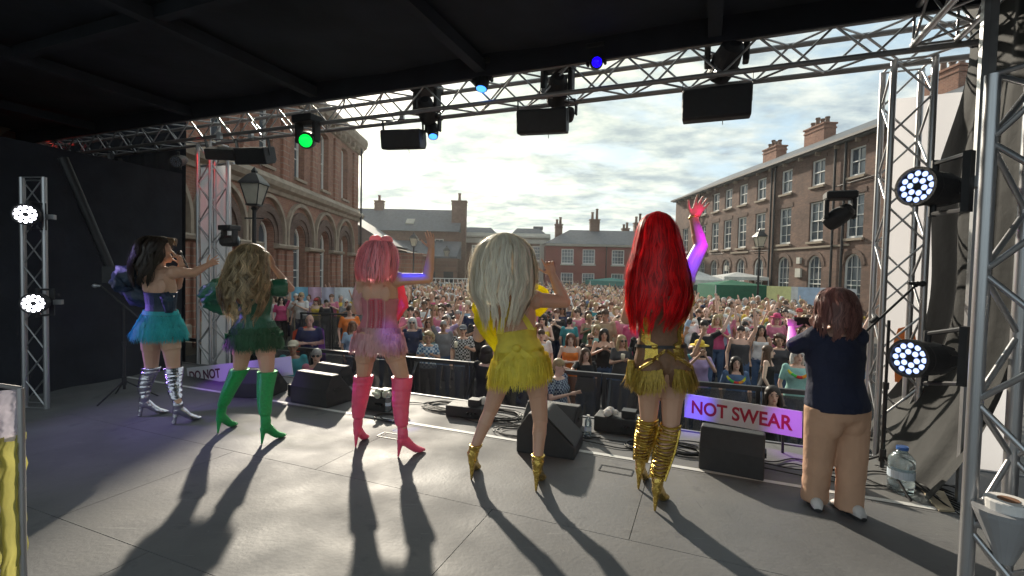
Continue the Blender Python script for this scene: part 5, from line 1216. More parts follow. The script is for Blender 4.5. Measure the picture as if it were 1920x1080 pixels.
def cperson(loc, rz, fem, pose, hst, hc, top, bottom='denim', H=1.70, vest=False, accs=(), label='', group=None, skin=None, topmat=None, hatcol=None, lean=0.0, face=True, extra=None):
    body, tp, vs, tr, J = protos(pose, fem); s = H / 1.70
    root = empty('person', loc, label, 'person', group, rz); root.scale = (s, s, s)
    if lean: root.rotation_euler = (lean, 0, rz)
    o = place('body', body, root, local=True); o.color = (*(skin or rnd.choice(SKC)), 1)
    o = place('top', vs if vest else tp, root, local=True); o.color = (*PAL[top], 1)
    if topmat:
        k = (id(o.data), topmat.name)
        if k not in _tm: _tm[k] = o.data.copy(); _tm[k].materials[0] = topmat
        o.data = _tm[k]
    o = place('trousers', tr, root, local=True); o.color = (*PAL[bottom], 1)
    if hst: o = place('hair', HP[hst], root, local=True); o.color = (*HCOL[hc], 1)
    if face:
        if 'sunglasses' not in accs: place('eyes', AC['eyes'], root, local=True)
        place('mouth', AC['mouth'], root, local=True)
    for a in accs:
        if a in ('phone', 'cup'):
            if (a == 'phone') != (pose == ('phone', 'phone')): continue
        o = place(a, AC[a], root, local=True)
        if a in ('cap', 'brimmed_hat'): o.color = (*PAL[hatcol or 'black'], 1)
    return root
_tm = {}
used = []
GF = 'people standing along the front barrier'
def front(px, py, d, fem, pose, hst, hc, top, label, turn=0.0, zoff=None, **k):
    """py = photo row of the head centre; height follows from it"""
    P = at(px, py, d); H = max(1.45, min(1.9, P.z / 1.555 * 1.70 * 1.0)) if zoff is None else 1.66
    base = V((P.x, d + .02, 0)) if zoff is None else V((P.x, d + .02, P.z - 1.555 * H / 1.70))
    rz = math.atan2(P.x, d) * -.6 + turn
    used.append((P.x, d)); return cperson(base, rz, fem, pose, hst, hc, top, H=H, label=label, group=k.pop('group', GF), **k)
D = ('down', 'down')
f1 = front(580, 602, 9.6, False, ('fold', 'fold'), None, 'dark', 'navy', 'bald man with folded arms wearing an orange and purple cape, standing alone left', bottom='black', group='people in the pit')
capem = mat('orange cape', (.75, .12, .05), .7, translucent=.35); capep = mat('purple cape', (.22, .05, .35), .7, translucent=.35)
for q, m_ in ((-1, capem), (1, capep)):
    mb = MB(); rows = []
    for k in range(9):
        t = k / 8; rows.append([V((q * (.05 + (.23 + .07 * t) * math.sin(a * 1.35)), .02 + .15 * math.cos(a * 1.9) - .10 * (a > 1), 1.44 - .07 * a * (1 - t) - 1.05 * t)) for a in [j * .16 for j in range(8)]])
    mb.rings(rows, cap=False, closed=False); mb.build('cape_half', m_, f1, smooth=True, local=True)
front(655, 583, 11.6, True, ('drink', 'down'), 'ponytail', 'brown', 'orange', 'woman in an orange scarf top with a pale bag, beside the pink performer', turn=.3, bottom='denim', group='people in the pit')
front(660, 612, 10.2, True, D, 'long', 'auburn', 'pale blue', 'woman in pale blue seen beside the pink performer, below the orange scarf', turn=.5, bottom='denim', group='people in the pit')
front(773, 606, 10.4, True, D, 'bob', 'white', 'navy', 'white haired woman in sunglasses and navy cardigan with a pink flower necklace', accs=('sunglasses',), bottom='black')
front(803, 641, 9.2, True, ('drink', 'drink'), 'curly', 'blonde', 'pale blue', 'curly blonde woman in a blue plaid shirt leaning on the front barrier', topmat=CK['blue plaid'], bottom='black')
front(831, 611, 10.1, False, ('down', 'up'), 'cropped', 'grey', 'grey', 'grey haired man in glasses and blue grey t-shirt with one arm raised', turn=.1)
front(868, 620, 9.6, False, ('drink', 'down'), 'short', 'brown', 'black', 'person in black and white checked shirt and cap beside the yellow performer', topmat=CK['black check'], accs=('cap', 'cup'), hatcol='grey')
front(896, 598, 11.0, False, ('clap', 'clap'), 'short', 'dark', 'black', 'dark haired man in black behind the checked shirt', bottom='black')
front(1070, 637, 8.8, True, ('fold', 'fold'), 'bob', 'auburn', 'orange', 'auburn haired woman in a bright orange vest dress at the barrier', vest=True, bottom='orange')
front(1098, 668, 7.7, True, ('down', 'reach'), 'long', 'brown', 'black', 'long haired woman in black stretching her arm to her side at the barrier', turn=.25)
front(1107, 635, 9.6, False, D, None, 'dark', 'black', 'bald man in sunglasses and black t-shirt behind the orange dress', accs=('sunglasses',))
front(1133, 628, 9.2, True, ('clap', 'clap'), 'bob', 'dark', 'black', 'dark haired woman with bare shoulders in black between two men at the barrier', vest=True)
front(1166, 640, 8.7, True, ('down', 'drink'), 'long', 'blonde', 'dark grey', 'tall blonde woman in sunglasses and grey t-shirt holding a clear cup', accs=('sunglasses', 'cup'), turn=.35)
front(1068, 604, 11.8, False, D, 'short', 'dark', 'teal', 'dark haired person in a teal t-shirt seen from behind the orange dress', turn=3.0)
front(1321, 612, 9.6, False, ('wave', 'drink'), 'short', 'dark', 'black', 'young man in black t-shirt behind the rainbow hat')
front(1312, 655, 7.9, True, ('phone', 'phone'), 'bob', 'blonde', 'lilac', 'person in a rainbow cowboy hat and lilac shirt with pink scarf holding a phone', accs=('brimmed_hat', 'phone'), hatcol='yellow')
front(1381, 689, 7.2, True, D, 'long', 'dark', 'denim', 'smiling dark haired woman in blue wearing a bright flower garland at the barrier', accs=('lei',))
front(1390, 622, 9.6, False, ('up', 'down'), 'short', 'dark', 'dark grey', 'man in a grey vest raising a can above his head', vest=True, turn=-.2)
front(1440, 660, 8.0, True, D, 'long', 'brown', 'black', 'woman in a black tank top with long brown hair turned sideways', vest=True, turn=1.3)
front(1497, 668, 7.2, True, D, 'bob', 'white', 'mint', 'white haired older woman in mint with a rainbow garland beside the crew member', accs=('lei',), turn=.1)
front(1428, 620, 10.4, True, D, 'long', 'dark', 'white', 'long haired woman in a white strappy top behind the black tank top', vest=True)
front(1457, 600, 12.0, True, D, 'bob', 'pink', 'pink', 'person with a hot pink cowboy hat further back on the right', accs=('brimmed_hat',), hatcol='hot pink')
front(1345, 600, 11.4, True, ('clap', 'clap'), 'long', 'blonde', 'hot pink', 'blonde woman in hot pink clapping behind the young man in black')
front(1462, 640, 9.2, True, D, 'curly', 'brown', 'dark grey', 'curly haired woman in a dark patterned top behind the tank top')
front(725, 600, 10.8, True, D, 'long', 'blonde', 'pink', 'blonde woman in pink half hidden behind the pink performer')
front(1015, 628, 9.4, False, D, 'short', 'brown', 'white', 'brown haired man in white between the yellow performer and orange dress')
# people low in the pit, between stage and barrier
GP = 'people in the pit'
front(549, 652, 8.05, False, D, 'short', 'dark', 'teal', 'steward in teal jacket and pale cap sitting in the pit', zoff=1, accs=('cap',), hatcol='cream', group=GP, bottom='black')
front(593, 668, 7.6, False, D, 'short', 'grey', 'pink', 'man in pink shirt and sunglasses sitting in the pit', zoff=1, accs=('sunglasses',), group=GP, bottom='denim')
front(912, 664, 7.2, False, ('phone', 'phone'), 'bob', 'dark', 'black', 'photographer dressed all in black with back turned, crouching in the pit', turn=2.6, zoff=1, group=GP, bottom='black', accs=())
front(1047, 688, 6.9, True, ('down', 'drink'), 'short', 'blonde', 'navy', 'short blonde woman in navy floral blouse low in the pit', turn=.9, zoff=1, topmat=CK['floral'], group=GP)
front(1450, 742, 6.05, True, ('clap', 'clap'), 'long', 'dark', 'black', 'dark haired woman clapping in front of the barrier beside the worded sign', zoff=1, group=GP)

# ---- the rest of the crowd
def bar_y(x): return 8.47 + (x + 3.39) / 7.08 * -2.31     # front barrier line
R = random.Random(23); spots = []
def fits(x, y, r):
    for a, b in used + spots:
        if (a - x) ** 2 + (b - y) ** 2 < r * r: return False
    return True
for _ in range(34000):
    y = 7.0 + 37 * R.random() ** 1.05; x = R.uniform(-.52 * y, .72 * y)
    if x < -8.6 or x > 14.3 - .061 * y: continue
    if y < bar_y(x) + .55: continue
    if x < -.33 * y + .2 and y < 15.6: continue                   # open lane on the left
    if abs(y - (14.2 + .04 * x)) < .5 and x < 3.5: continue        # second barrier
    if x < -2.2 and y < 13.4 and y > 11.0 and x < -.25 * y: continue
    if x > 8.6 and y > 21.5: continue
    if x > 7.6 and y > 24: continue
    if any(abs(x / y - a / b) < .052 and y < b + .35 for a, b in used): continue
    r = .45 + .007 * max(0, y - 14) + (.05 if y < 12 else 0)
    if fits(x, y, r): spots.append((x, y))
spots.sort(key=lambda s: s[1])
def vis(x, y):
    px = 960 + 900 * x / y; return -30 < px < 1640
spots = [s for s in spots if vis(*s)]
NI = 300 - len(used)
lab_n = {}
SECT = [(-99, 560, 'by arcade'), (560, 690, 'left of pink wig'), (690, 900, 'right of pink wig'), (900, 1010, 'behind platinum wig'), (1010, 1190, 'left of red wig'), (1190, 1300, 'behind red wig'), (1300, 1420, 'right of red wig'), (1420, 1540, 'by crew member'), (1540, 2000, 'behind right tower')]
TOPS = ['white'] * 7 + ['black'] * 6 + ['tan', 'tan', 'grey', 'cream', 'cream', 'pale blue', 'pink'] + ['navy', 'navy', 'grey', 'grey', 'dark grey', 'dark grey', 'pink', 'pink', 'hot pink', 'red', 'teal', 'yellow', 'pale blue', 'pale blue', 'tan', 'cream', 'cream', 'green', 'lilac', 'mint', 'denim']
ind = []
for (x, y) in spots[:NI]:
    fem = R.random() < .58; pose = R.choice([D] * 6 + [('clap', 'clap')] * 3 + [('phone', 'phone')] * 2 + [('down', 'drink')] * 2 + [('up', 'down'), ('wave', 'drink'), ('fold', 'fold'), ('fold', 'fold'), ('drink', 'down')])
    hst = R.choice(['long', 'long', 'bob', 'ponytail', 'curly', 'long']) if fem else R.choice(['short', 'cropped', 'short', None])
    hc = R.choice(['dark', 'brown', 'brown', 'auburn', 'blonde', 'blonde', 'grey', 'white'] + (['pink'] if fem and R.random() < .2 else [])); top = R.choice(TOPS)
    acc_ = []
    if R.random() < .3: acc_.append('sunglasses')
    ht = R.random(); hat = None
    if ht < .08: acc_.append('cap'); hat = R.choice(['black', 'white', 'navy', 'red'])
    elif ht < .13: acc_.append('brimmed_hat'); hat = R.choice(['cream', 'pink', 'tan'])
    if pose == ('phone', 'phone'): acc_.append('phone')
    if pose in (('down', 'drink'), ('wave', 'drink')): acc_.append('cup')
    px = 960 + 900 * x / y; sec = [t for a, b, t in SECT if a <= px < b][0]
    row = 'nearest rows' if y < 10.5 else ('middle rows' if y < 14 else ('back rows' if y < 17.5 else 'far back'))
    who = ('woman' if fem else 'man'); hd = (f'bald' if hst is None else f'{hst} {hc} haired' if hst in ('short', 'cropped', 'curly') else f'{hc} {hst}-haired')
    who = ('woman' if fem else 'man'); hd = ('bald' if hst is None else f'{hc}-haired')
    hs = {'long': ', long hair', 'bob': ', bobbed hair', 'ponytail': ', ponytail', 'curly': ', curls'}.get(hst, '')
    ind.append([x, y, fem, pose, hst, hc, top, acc_, hat, f'{hd} {who} in {top}' + (f', {hat} hat' if hat else hs) + f', {POSE_TXT[pose]}, {row} {sec}'.replace('white-haired', 'white haired')])
from collections import Counter
cnt = Counter(i[-1] for i in ind); seen = Counter()
ORD = ['leftmost', 'second', 'third', 'fourth', 'fifth']
for i in sorted(ind, key=lambda i: i[0] / i[1]):
    if cnt[i[-1]] > 1: k = i[-1]; i[-1] = ORD[min(4, seen[k])] + ' ' + k; seen[k] += 1
for x, y, fem, pose, hst, hc, top, acc_, hat, lb_ in ind:
    H = R.gauss(1.63 if fem else 1.77, .075)
    cperson(V((x, y, 0)), -math.atan2(x, y) * .7 + R.gauss(0, .28), fem, pose, hst, hc, top, R.choice(['denim', 'black', 'black', 'navy', 'grey', 'cream']), H=H, vest=fem and R.random() < .45, accs=acc_, hatcol=hat, label=lb_, group='crowd filling the square', face=y < 13)
# ---- the remaining far crowd: one mass with real bodies, a colour attribute
def raw(pose, fem, hst):
    J = csk(pose); b = Body(J, V((0, -1, 0)), hip=.175, waist=.15, chest=.16, depth=1.1, butt=0); parts = []
    def arr(mb): return np.array(mb.v), [tuple(f) for f in mb.f]
    m1 = MB(); b.torso(m1, -.1, 1.05, .014, n=8, step=.25)
    for s in 'LR': a, e = J['sh' + s], J['el' + s]; m1.cyl(a, a.lerp(e, .7), .06, .05, 6)
    m2 = MB(); m2.ell(J['head'] + V((0, 0, .0)), (.074, .09, .115), n=8, k=6); m2.cyl(b.cc, J['head'], .05, .05, 6)
    for s in 'LR': a, e, w = J['sh' + s], J['el' + s], J['wr' + s]; m2.cyl(a.lerp(e, .6), e, .042, .038, 6); m2.cyl(e, w, .038, .026, 6); m2.ell(w + (w - e).normalized() * .07, (.03, .03, .085), (w - e).to_track_quat('Z', 'Y').to_matrix(), n=6, k=4)
    m3 = MB(); h = J['head']
    if hst == 'long': m3.ell(h + V((0, .03, .04)), (.10, .09, .10), n=8, k=5); m3.ell(h + V((0, .07, -.12)), (.115, .05, .20), n=8, k=5)
    elif hst == 'bob': m3.ell(h + V((0, .03, .03)), (.105, .10, .115), n=8, k=6)
    else: m3.ell(h + V((0, .018, .045)), (.083, .095, .085), n=8, k=5)
    m4 = MB()
    for s in 'LR': m4.cyl(J['hip' + s], J['kn' + s], .095, .07, 6); m4.cyl(J['kn' + s], J['an' + s] - V((0, 0, .09)), .07, .05, 6)
    return [arr(m) for m in (m1, m2, m3, m4)]
RW = [raw(p, True, h) for p in (D, D, D, ('clap', 'clap'), ('clap', 'clap'), ('down', 'drink'), ('fold', 'fold'), ('phone', 'phone'), ('down', 'wave')) for h in ('long', 'bob', 'short')]
allv, allf, allc, off = [], [], [], 0
extra = spots[NI:]
for (x, y) in extra:
    rw = R.choice(RW); s = R.gauss(1.70, .06) / 1.70; a = -math.atan2(x, y) * .7 + R.gauss(0, .3); ca, sa = math.cos(a), math.sin(a)
    cols = [PAL[R.choice(TOPS)], R.choice(SKC), HCOL[R.choice(['dark', 'brown', 'brown', 'auburn', 'blonde', 'blonde', 'grey', 'white'])], PAL[R.choice(['denim', 'black', 'navy'])]]
    for (vv, ff), c in zip(rw, cols):
        w = vv * s; P = np.stack([w[:, 0] * ca - w[:, 1] * sa + x, w[:, 0] * sa + w[:, 1] * ca + y, w[:, 2]], 1); allv.append(P)
        allf += [tuple(i + off for i in f) for f in ff]; off += len(P); allc.append(np.tile(np.array([*c, 1.0]), (len(P), 1)))
print('crowd', len(used), len(ind), len(extra), 'faces', len(allf))
me = bpy.data.meshes.new('far_crowd'); me.from_pydata(np.concatenate(allv).tolist(), [], allf)
ca_ = me.color_attributes.new('tint', 'FLOAT_COLOR', 'POINT'); ca_.data.foreach_set('color', np.concatenate(allc).astype(np.float32).ravel())
me.polygons.foreach_set('use_smooth', [True] * len(me.polygons))
fm = bpy.data.materials.new('far crowd cloth and skin'); fm.use_nodes = True; at_ = fm.node_tree.nodes.new('ShaderNodeAttribute'); at_.attribute_name = 'tint'; fm.node_tree.links.new(at_.outputs['Color'], fm.node_tree.nodes['Principled BSDF'].inputs['Base Color']); fm.node_tree.nodes['Principled BSDF'].inputs['Roughness'].default_value = .75
me.materials.append(fm); o = bpy.data.objects.new('far_crowd', me); COL.objects.link(o)
tag(o, 'densely packed far part of the crowd reaching back to the buildings', 'crowd', kind='stuff')
NTH = ['first', 'second', 'third', 'fourth', 'fifth', 'sixth', 'seventh', 'eighth', 'ninth', 'tenth', 'eleventh', 'twelfth']
# ================================================================== BARRIERS
M['mesh'] = mat('perforated barrier sheet', (.10, .10, .105), .5, metal=.4, alpha=.55)
M['frame_steel'] = mat('dark barrier steel', (.055, .055, .06), .45, metal=.5)
def barrier(p0, p1, h, label, group, brace=True, nrm=None, mesh=True, m=None):
    p0, p1 = V(p0), V(p1); d = (p1 - p0).normalized(); n = V((d.y, -d.x, 0)); z = V((0, 0, 1)); m = m or M['frame_steel']   # n points to the stage
    t = empty('crowd_barrier', (p0 + p1) / 2, label, 'barrier', group); g = .012
    mb = MB(); mb.box((p0 + p1) / 2 + z * h, (0, 0, 0)); mb = MB()
    a = math.atan2(d.y, d.x); Ln = (p1 - p0).length
    mb.slab((p0 + p1) / 2 + z * (h - .03), (Ln - g, .07, .06), a); mb.build('top_rail', m, t)
    for q in (p0 + d * .04, p1 - d * .04): mb = MB(); mb.slab(q + z * (h / 2 - .02), (.05, .05, h - .05), a); mb.build('post', m, t)
    mb = MB(); mb.slab((p0 + p1) / 2 + z * .10, (Ln - .12, .04, .04), a); mb.build('bottom_rail', m, t)
    if mesh: mb = MB(); mb.slab((p0 + p1) / 2 - n * .0 + z * (h / 2 + .02), (Ln - .12, .003, h - .22), a); mb.build('mesh_panel', M['mesh'], t)
    if brace:
        for q in (p0 + d * .12,):
            b0, b1 = q + z * (h - .07) + n * .03, q + z * .04 + n * .95
            mb = MB(); mb.loft([(b0, d * .025, n * .025 + z * .01), (b1, d * .025, n * .025 + z * .01)], 4); mb.build('brace', m, t)
        mb = MB(); mb.slab((p0 + p1) / 2 + n * .5 + z * .012, (Ln - g, 1.0, .018), a); mb.build('foot_plate', M['deck_side'], t)
A, B = V((-6.6, 9.52, 0)), V((5.3, 5.635, 0)); n_ = 12
for k in range(n_):
    p, q = A.lerp(B, k / n_), A.lerp(B, (k + 1) / n_); barrier(p, q, 1.20, f'dark steel barrier panel with diagonal brace, {NTH[k]} from the left in the front row', 'front row of stage barriers')
for k, (p, q) in enumerate([(V((-6.75 + 1.05 * i, 15.3 - .1 * i, 0)), V((-5.70 + 1.05 * i, 15.2 - .1 * i, 0))) for i in range(4)]):
    barrier(p, q, 1.20, f'black barrier panel behind the man in the cape, {NTH[k]} from the left', 'left rear barriers', brace=False)
for k in range(7):
    p = V((-2.6 + 1.03 * k, 14.2 + .02 * k, 0)); barrier(p, p + V((1.03, .02, 0)), 1.22, f'dark barrier panel dividing the crowd halfway back, {NTH[k]} from the left', 'barriers halfway back in the crowd', brace=False)
def fence_white(px0, px1, Y, z):
    a, b = at(px0, 540, Y), at(px1, 540, Y); t = empty('railing', (a.x, Y, 0), 'white tubular railing at the far side of the crowd', 'railing')
    for zz in (z, z - .35): rod(t, 'rail', (a.x, Y, zz), (b.x, Y, zz), .035, M['white_paint'])
    n = 12
    for i in range(n + 1): x = lerp(a.x, b.x, i / n); rod(t, 'post', (x, Y, 0), (x, Y, z), .03, M['white_paint'])
fence_white(800, 900, 36, 2.0)
# ---- banners by the arcaded building
bl = empty('crowd_banner', (-7.3, 17.5, 0), 'pale blue, pink and white banner hung behind the people at the left', 'banner')
bc = [mat('banner pale blue', (.22, .50, .68), .8), mat('banner pale pink', (.62, .42, .56), .8), mat('banner lilac', (.50, .50, .62), .8), mat('banner white blue', (.62, .68, .74), .8)]
P0, P1 = at(545, 560, 17.0), at(667, 560, 17.6); P0.z = P1.z = 0
for i, (a, b) in enumerate(((0, .26), (.265, .46), (.465, .66), (.665, 1.0))):
    sheet(P0.lerp(P1, a), P0.lerp(P1, b), .9, 1.93, bc[i], bl, 'cloth_panel', n=8, nh=4, amp=.03)
for a in (0, .66, 1): rod(bl, 'post', P0.lerp(P1, a) + V((0, .04, 0)), P0.lerp(P1, a) + V((0, .04, 1.95)), .02, M['alu'])
# ---- tents at right
def tent(px, Y, w, d, hz, pz, m, label, valance=.3):
    P = at(px, 520, Y); x = P.x; t = empty('marquee', (x, Y, 0), label, 'tent')
    mb = MB(); mb.rings([[V((x + sx * w / 2 * k, Y + d / 2 + sy * d / 2 * k, z)) for sx, sy in ((-1, -1), (0, -1), (1, -1), (1, 0), (1, 1), (0, 1), (-1, 1), (-1, 0))] for k, z in ((1.0, hz - valance), (1.0, hz), (.55, lerp(hz, pz, .42)), (.02, pz))]); mb.build('canopy', m, t)
    for sx in (-1, 1):
        for sy in (0, 1): rod(t, 'leg', (x + sx * w * .49, Y + sy * d, 0), (x + sx * w * .49, Y + sy * d, hz - .02), .03, M['white_paint'])
    return t
wt = mat('white tent cloth', (.72, .72, .70), .8, translucent=.3); gt = mat('green tent cloth', (.015, .16, .09), .8, translucent=.2); tt = mat('teal tent cloth', (.10, .30, .26), .8, translucent=.2)
tent(1318, 30, 3.0, 3, 2.35, 3.0, wt, 'white peaked marquee behind the crowd, just right of the red wig')
tent(1285, 33, 3.0, 3, 2.1, 2.5, tt, 'grey green market tent behind the red wig', .5)
tent(1392, 26, 2.9, 2.5, 2.15, 2.42, gt, 'dark green market awning in front of the brown terrace', .75)
tent(1400, 30, 2.8, 2.5, 2.6, 2.9, wt, 'low white tent top rising behind the dark green awning', .2)
tent(1150, 41, 4.0, 2.5, 2.0, 2.25, tt, 'small teal stall roof in front of the red house', .4)
mf = empty('printed_fence_banner', (11, 22, 0), 'pale festival fence banner with yellow and blue shapes below the terrace', 'banner')
P0, P1 = at(1437, 545, 23.5), at(1606, 545, 20.5); P0.z = P1.z = 0
mc = [mat('fence yellow', (.66, .66, .30), .8), mat('fence pale', (.62, .63, .62), .8), mat('fence blue', (.40, .52, .66), .8), mat('fence white', (.66, .66, .68), .8)]
for i, (a, b) in enumerate(((0, .12), (.12, .3), (.3, .38), (.38, .62), (.62, .8), (.8, 1))): sheet(P0.lerp(P1, a), P0.lerp(P1, b), .5, 2.20, mc[(0, 0, 1, 2, 3, 1)[i]], mf, 'cloth_panel', n=5, nh=4, amp=.03)
# ================================================================== STAGE PROPS
def wedge(px, py, w, dp, h, yaw, label, facing=1, z=SF, px2=None):
    """floor monitor: sloped grille faces the performers or away"""
    c = onz(px, py, z); t = empty('stage_monitor', c, label, 'stage monitor', 'floor monitors along the front of the stage', rz=yaw)
    prof = [(-dp / 2, 0), (dp / 2, 0), (dp / 2, h * .55), (dp * .30, h), (dp * .05, h), (-dp / 2, h * .28)]
    mb = MB(); mb.prism([V((-w / 2, y, q)) for y, q in prof], (w, 0, 0)); o = mb.build('cabinet', M['black_plastic'], t, local=True)
    bv = o.modifiers.new('b', 'BEVEL'); bv.width = .012; bv.segments = 2
    a, b = V((0, dp * .05, h)), V((0, -dp / 2, h * .28)); n = V((0, -(a.z - b.z), a.y - b.y)).normalized()
    mb = MB(); p = [V((sx * w * .46, 0, 0)) + a.lerp(b, q) + n * .004 for sx, q in ((-1, .05), (1, .05), (1, .94), (-1, .94))]; mb.prism(p, n * .008); mb.build('grille', M['grille'], t, local=True)
    for s in (-1, 1): mb = MB(); mb.box((s * (w / 2 + .006), dp * .1, h * .5), (.014, .12, .04)); mb.build('handle', M['black_metal'], t, local=True)
    return t
wedge(604, 752, .58, .42, .36, -SA - .05 + 3.14, 'black wedge monitor in front of the pink performer, seen from behind')
wedge(618, 722, .52, .36, .28, -SA - .1, 'lower monitor with a pale top behind the wedge left of the pink performer')
wedge(482, 738, .55, .45, .33, -SA + .3 + 3.14, 'black monitor behind the green boots')
wedge(1032, 840, .42, .52, .36, 1.25, 'tilted wedge monitor between the legs of the yellow performer')
wedge(1035, 800, .56, .36, .24, -SA, 'flat monitor with a pale top behind the tilted wedge')
wedge(1372, 874, .48, .42, .34, -SA + 3.14 - .1, 'black monitor standing under the worded sign at right')
# pale lids of the low monitors, no geometry drawn
for px, py, s, zz in ((1035, 800, .50, .245), (618, 722, .46, .285)):
    pass
def amp_box(px, py, w, d, h, label, paper=True, a=0):
    c = onz(px, py, SF); t = empty('power_box', c, label, 'equipment box', 'cable boxes along the stage front', rz=-SA + a)
    mb = MB(); mb.box((0, 0, h / 2), (w, d, h)); o = mb.build('case', M['black_plastic'], t, local=True); bv = o.modifiers.new('b', 'BEVEL'); bv.width = .008
    mb = MB(); mb.box((w * .22, -.0, h + .035), (w * .3, d * .5, .07)); mb.build('socket_block', M['black_metal'], t, local=True)
    for k in range(3): rod(t, 'plug', V((w * (.12 + .1 * k), -d / 2 - .0, h * .5)), V((w * (.12 + .1 * k), -d / 2 - .05, h * .5)), .014, M['rubber'], local=True)
    return t
def crumple(px, py, z, s, m, label, seed, name='cloth_bag', cat='cloth'):
    c = onz(px, py, z); Rr = random.Random(seed); mb = MB()
    for _ in range(7): mb.ell(c + V((Rr.uniform(-s, s) * .7, Rr.uniform(-s, s) * .5, Rr.uniform(.02, s * .55))), (Rr.uniform(.3, .6) * s, Rr.uniform(.2, .5) * s, Rr.uniform(.2, .55) * s), Euler((Rr.uniform(-1, 1), Rr.uniform(-1, 1), 0)).to_matrix(), n=8, k=5)
    o = mb.build(name, m, None); return tag(o, label, cat)
amp_box(712, 765, .34, .22, .16, 'black cable box between the pink boots'); amp_box(876, 778, .42, .24, .12, 'long black power box among the cables left of the yellow performer', a=.1)
amp_box(1160, 806, .46, .26, .15, 'black power box right of the yellow performer'); amp_box(566, 742, .30, .2, .14, 'black box behind the left wedge monitor', a=-.2)
wc = mat('white cotton cloth', (.66, .65, .62), .8, var=.1)
crumple(715, 745, SF + .16, .10, mat('pale green cloth', (.45, .52, .42), .8), 'crumpled pale green cloth lying on the box between the pink boots', 1)
crumple(905, 758, SF + .12, .09, wc, 'crumpled white cloth lying on the long power box', 2)
crumple(1143, 780, SF + .15, .09, wc, 'folded white cloth on the power box right of the yellow performer', 3)
crumple(562, 722, SF + .14, .10, mat('grey green cloth', (.35, .38, .34), .8), 'crumpled grey cloth on the box at the left', 4)
# cables
def cable(pts, r, label, name='cable', cat='cable', loops=None):
    mb = MB(); mb.tube(pts, r, 6); o = mb.build(name, M['rubber'], None, smooth=True); return tag(o, label, cat, 'black cables on the stage floor')
def catm(P, n=8):
    o = []; P = [P[0]] + P + [P[-1]]
    for i in range(1, len(P) - 2):
        for k in range(n):
            t = k / n; a, b, c, d = P[i - 1:i + 3]; o.append(.5 * ((2 * b) + (c - a) * t + (2 * a - 5 * b + 4 * c - d) * t * t + (3 * b - 3 * c + d - a) * t ** 3))
    return o + [P[-2]]
def coil(px, py, r, turns, label, seed):
    c = onz(px, py, SF); Rr = random.Random(seed); pts = []
    for i in range(turns * 22):
        a = i / 22 * 6.283; q = r * (1 + .18 * math.sin(i * .13 + seed) + Rr.uniform(-.02, .02)); pts.append(c + SU * q * 1.25 * math.cos(a) + SV * q * math.sin(a) * .8 + V((.02 * math.sin(i * .07), 0, .007 + .004 * (i / 22) + .003 * math.sin(i))))
    cable(pts, .0055, label)
def snake(seed, u0, u1, v, amp, label, r=.006):
    Rr = random.Random(seed); n = 9; P = [st(lerp(u0, u1, i / n), v + Rr.uniform(-amp, amp), SF + .007 + Rr.uniform(0, .012)) for i in range(n + 1)]; cable(catm(P), r, label)
coil(968, 812, .16, 3, 'coil of thin black cable by the yellow performer\'s left foot', 1); coil(1215, 842, .15, 5, 'coil of black cable beside the gold boots', 2)
coil(840, 765, .22, 6, 'tangled coil of cable left of the yellow performer', 3); coil(1275, 845, .16, 6, 'coil of black cable left of the right monitor', 4)
coil(735, 785, .14, 3, 'loose cable loop round the pink boots', 6); coil(930, 780, .24, 7, 'heap of coiled cables behind the yellow performer\'s left leg', 7)
for i, (u0, u1, v, a) in enumerate(((-4.6, -1.4, 4.72, .12), (-3.0, 1.2, 4.62, .16), (-2.6, .2, 4.8, .14), (-1.2, 1.4, 4.5, .12), (.2, 1.9, 4.72, .10), (-2.2, -.9, 4.55, .14), (.6, 1.9, 4.55, .12), (-6.8, -4.6, 4.9, .06))):
    snake(i + 5, u0, u1, v, a, f'black cable trailing along the stage front, run {["by the pink boots","across the middle","behind the yellow performer","beside the gold boots","to the right tower","into the cable heap","under the crew member","at the left corner"][i]}')
for i in range(9):
    a, b = onz(1640 + i * 6, 872 + i * 4, SF), onz(1790 + i * 3, 925 + i * 6, SF); Rr = random.Random(i)
    cable(catm([a, a.lerp(b, .35) + V((Rr.uniform(-.05, .05), Rr.uniform(-.08, .08), .01 * i)), a.lerp(b, .7) + V((0, Rr.uniform(-.06, .06), .01)), b]), .007, f'black cable in the bundle beside the big water bottle, {NTH[i]} from the left')
MBp = MB(); p = [onz(1785, 900, SF), onz(1800, 925, SF), onz(1730, 945, SF), onz(1712, 915, SF)]
tag(MB().prism([q + V((0, 0, .004)) for q in (onz(1725, 918, SF), onz(1770, 925, SF), onz(1790, 962, SF), onz(1760, 960, SF))], (0, 0, .012)).build('plywood_offcut', mat('pale plywood', (.45, .36, .24), .8)), 'pale plywood offcut on the deck beside the roof leg', 'board')
# bottles
wat = mat('clear water plastic', (.75, .88, .92), .08, var=.03, trans=.85, spec=.6); blue = mat('blue bottle cap', (.04, .14, .45), .4)
def bottle(px, py, h, r, label, capm=None):
    c = onz(px, py, SF); t = empty('water_bottle', c, label, 'water bottle', 'bottles standing on the stage'); mb = MB()
    mb.loft([((0, 0, z * h), (q * r, 0, 0), (0, q * r, 0)) for z, q in ((0, .85), (.02, 1), (.25, 1), (.28, .93), (.31, 1), (.5, 1), (.53, .93), (.56, 1), (.72, .98), (.82, .7), (.88, .42), (.93, .40))], 18); mb.build('bottle', wat, t, smooth=True, local=True)
    mb = MB(); mb.cyl((0, 0, h * .93), (0, 0, h), r * .45, n=14); mb.build('cap', capm or M['white_paint'], t, local=True)
    mb = MB(); mb.cyl((0, 0, h * .32), (0, 0, h * .49), r * 1.01, n=18, cap=False); mb.build('label_band', mat('bottle label', (.6, .7, .8), .5) if 'bl' not in globals().get('_bl', {}) else _bl['bl'], t, local=True)
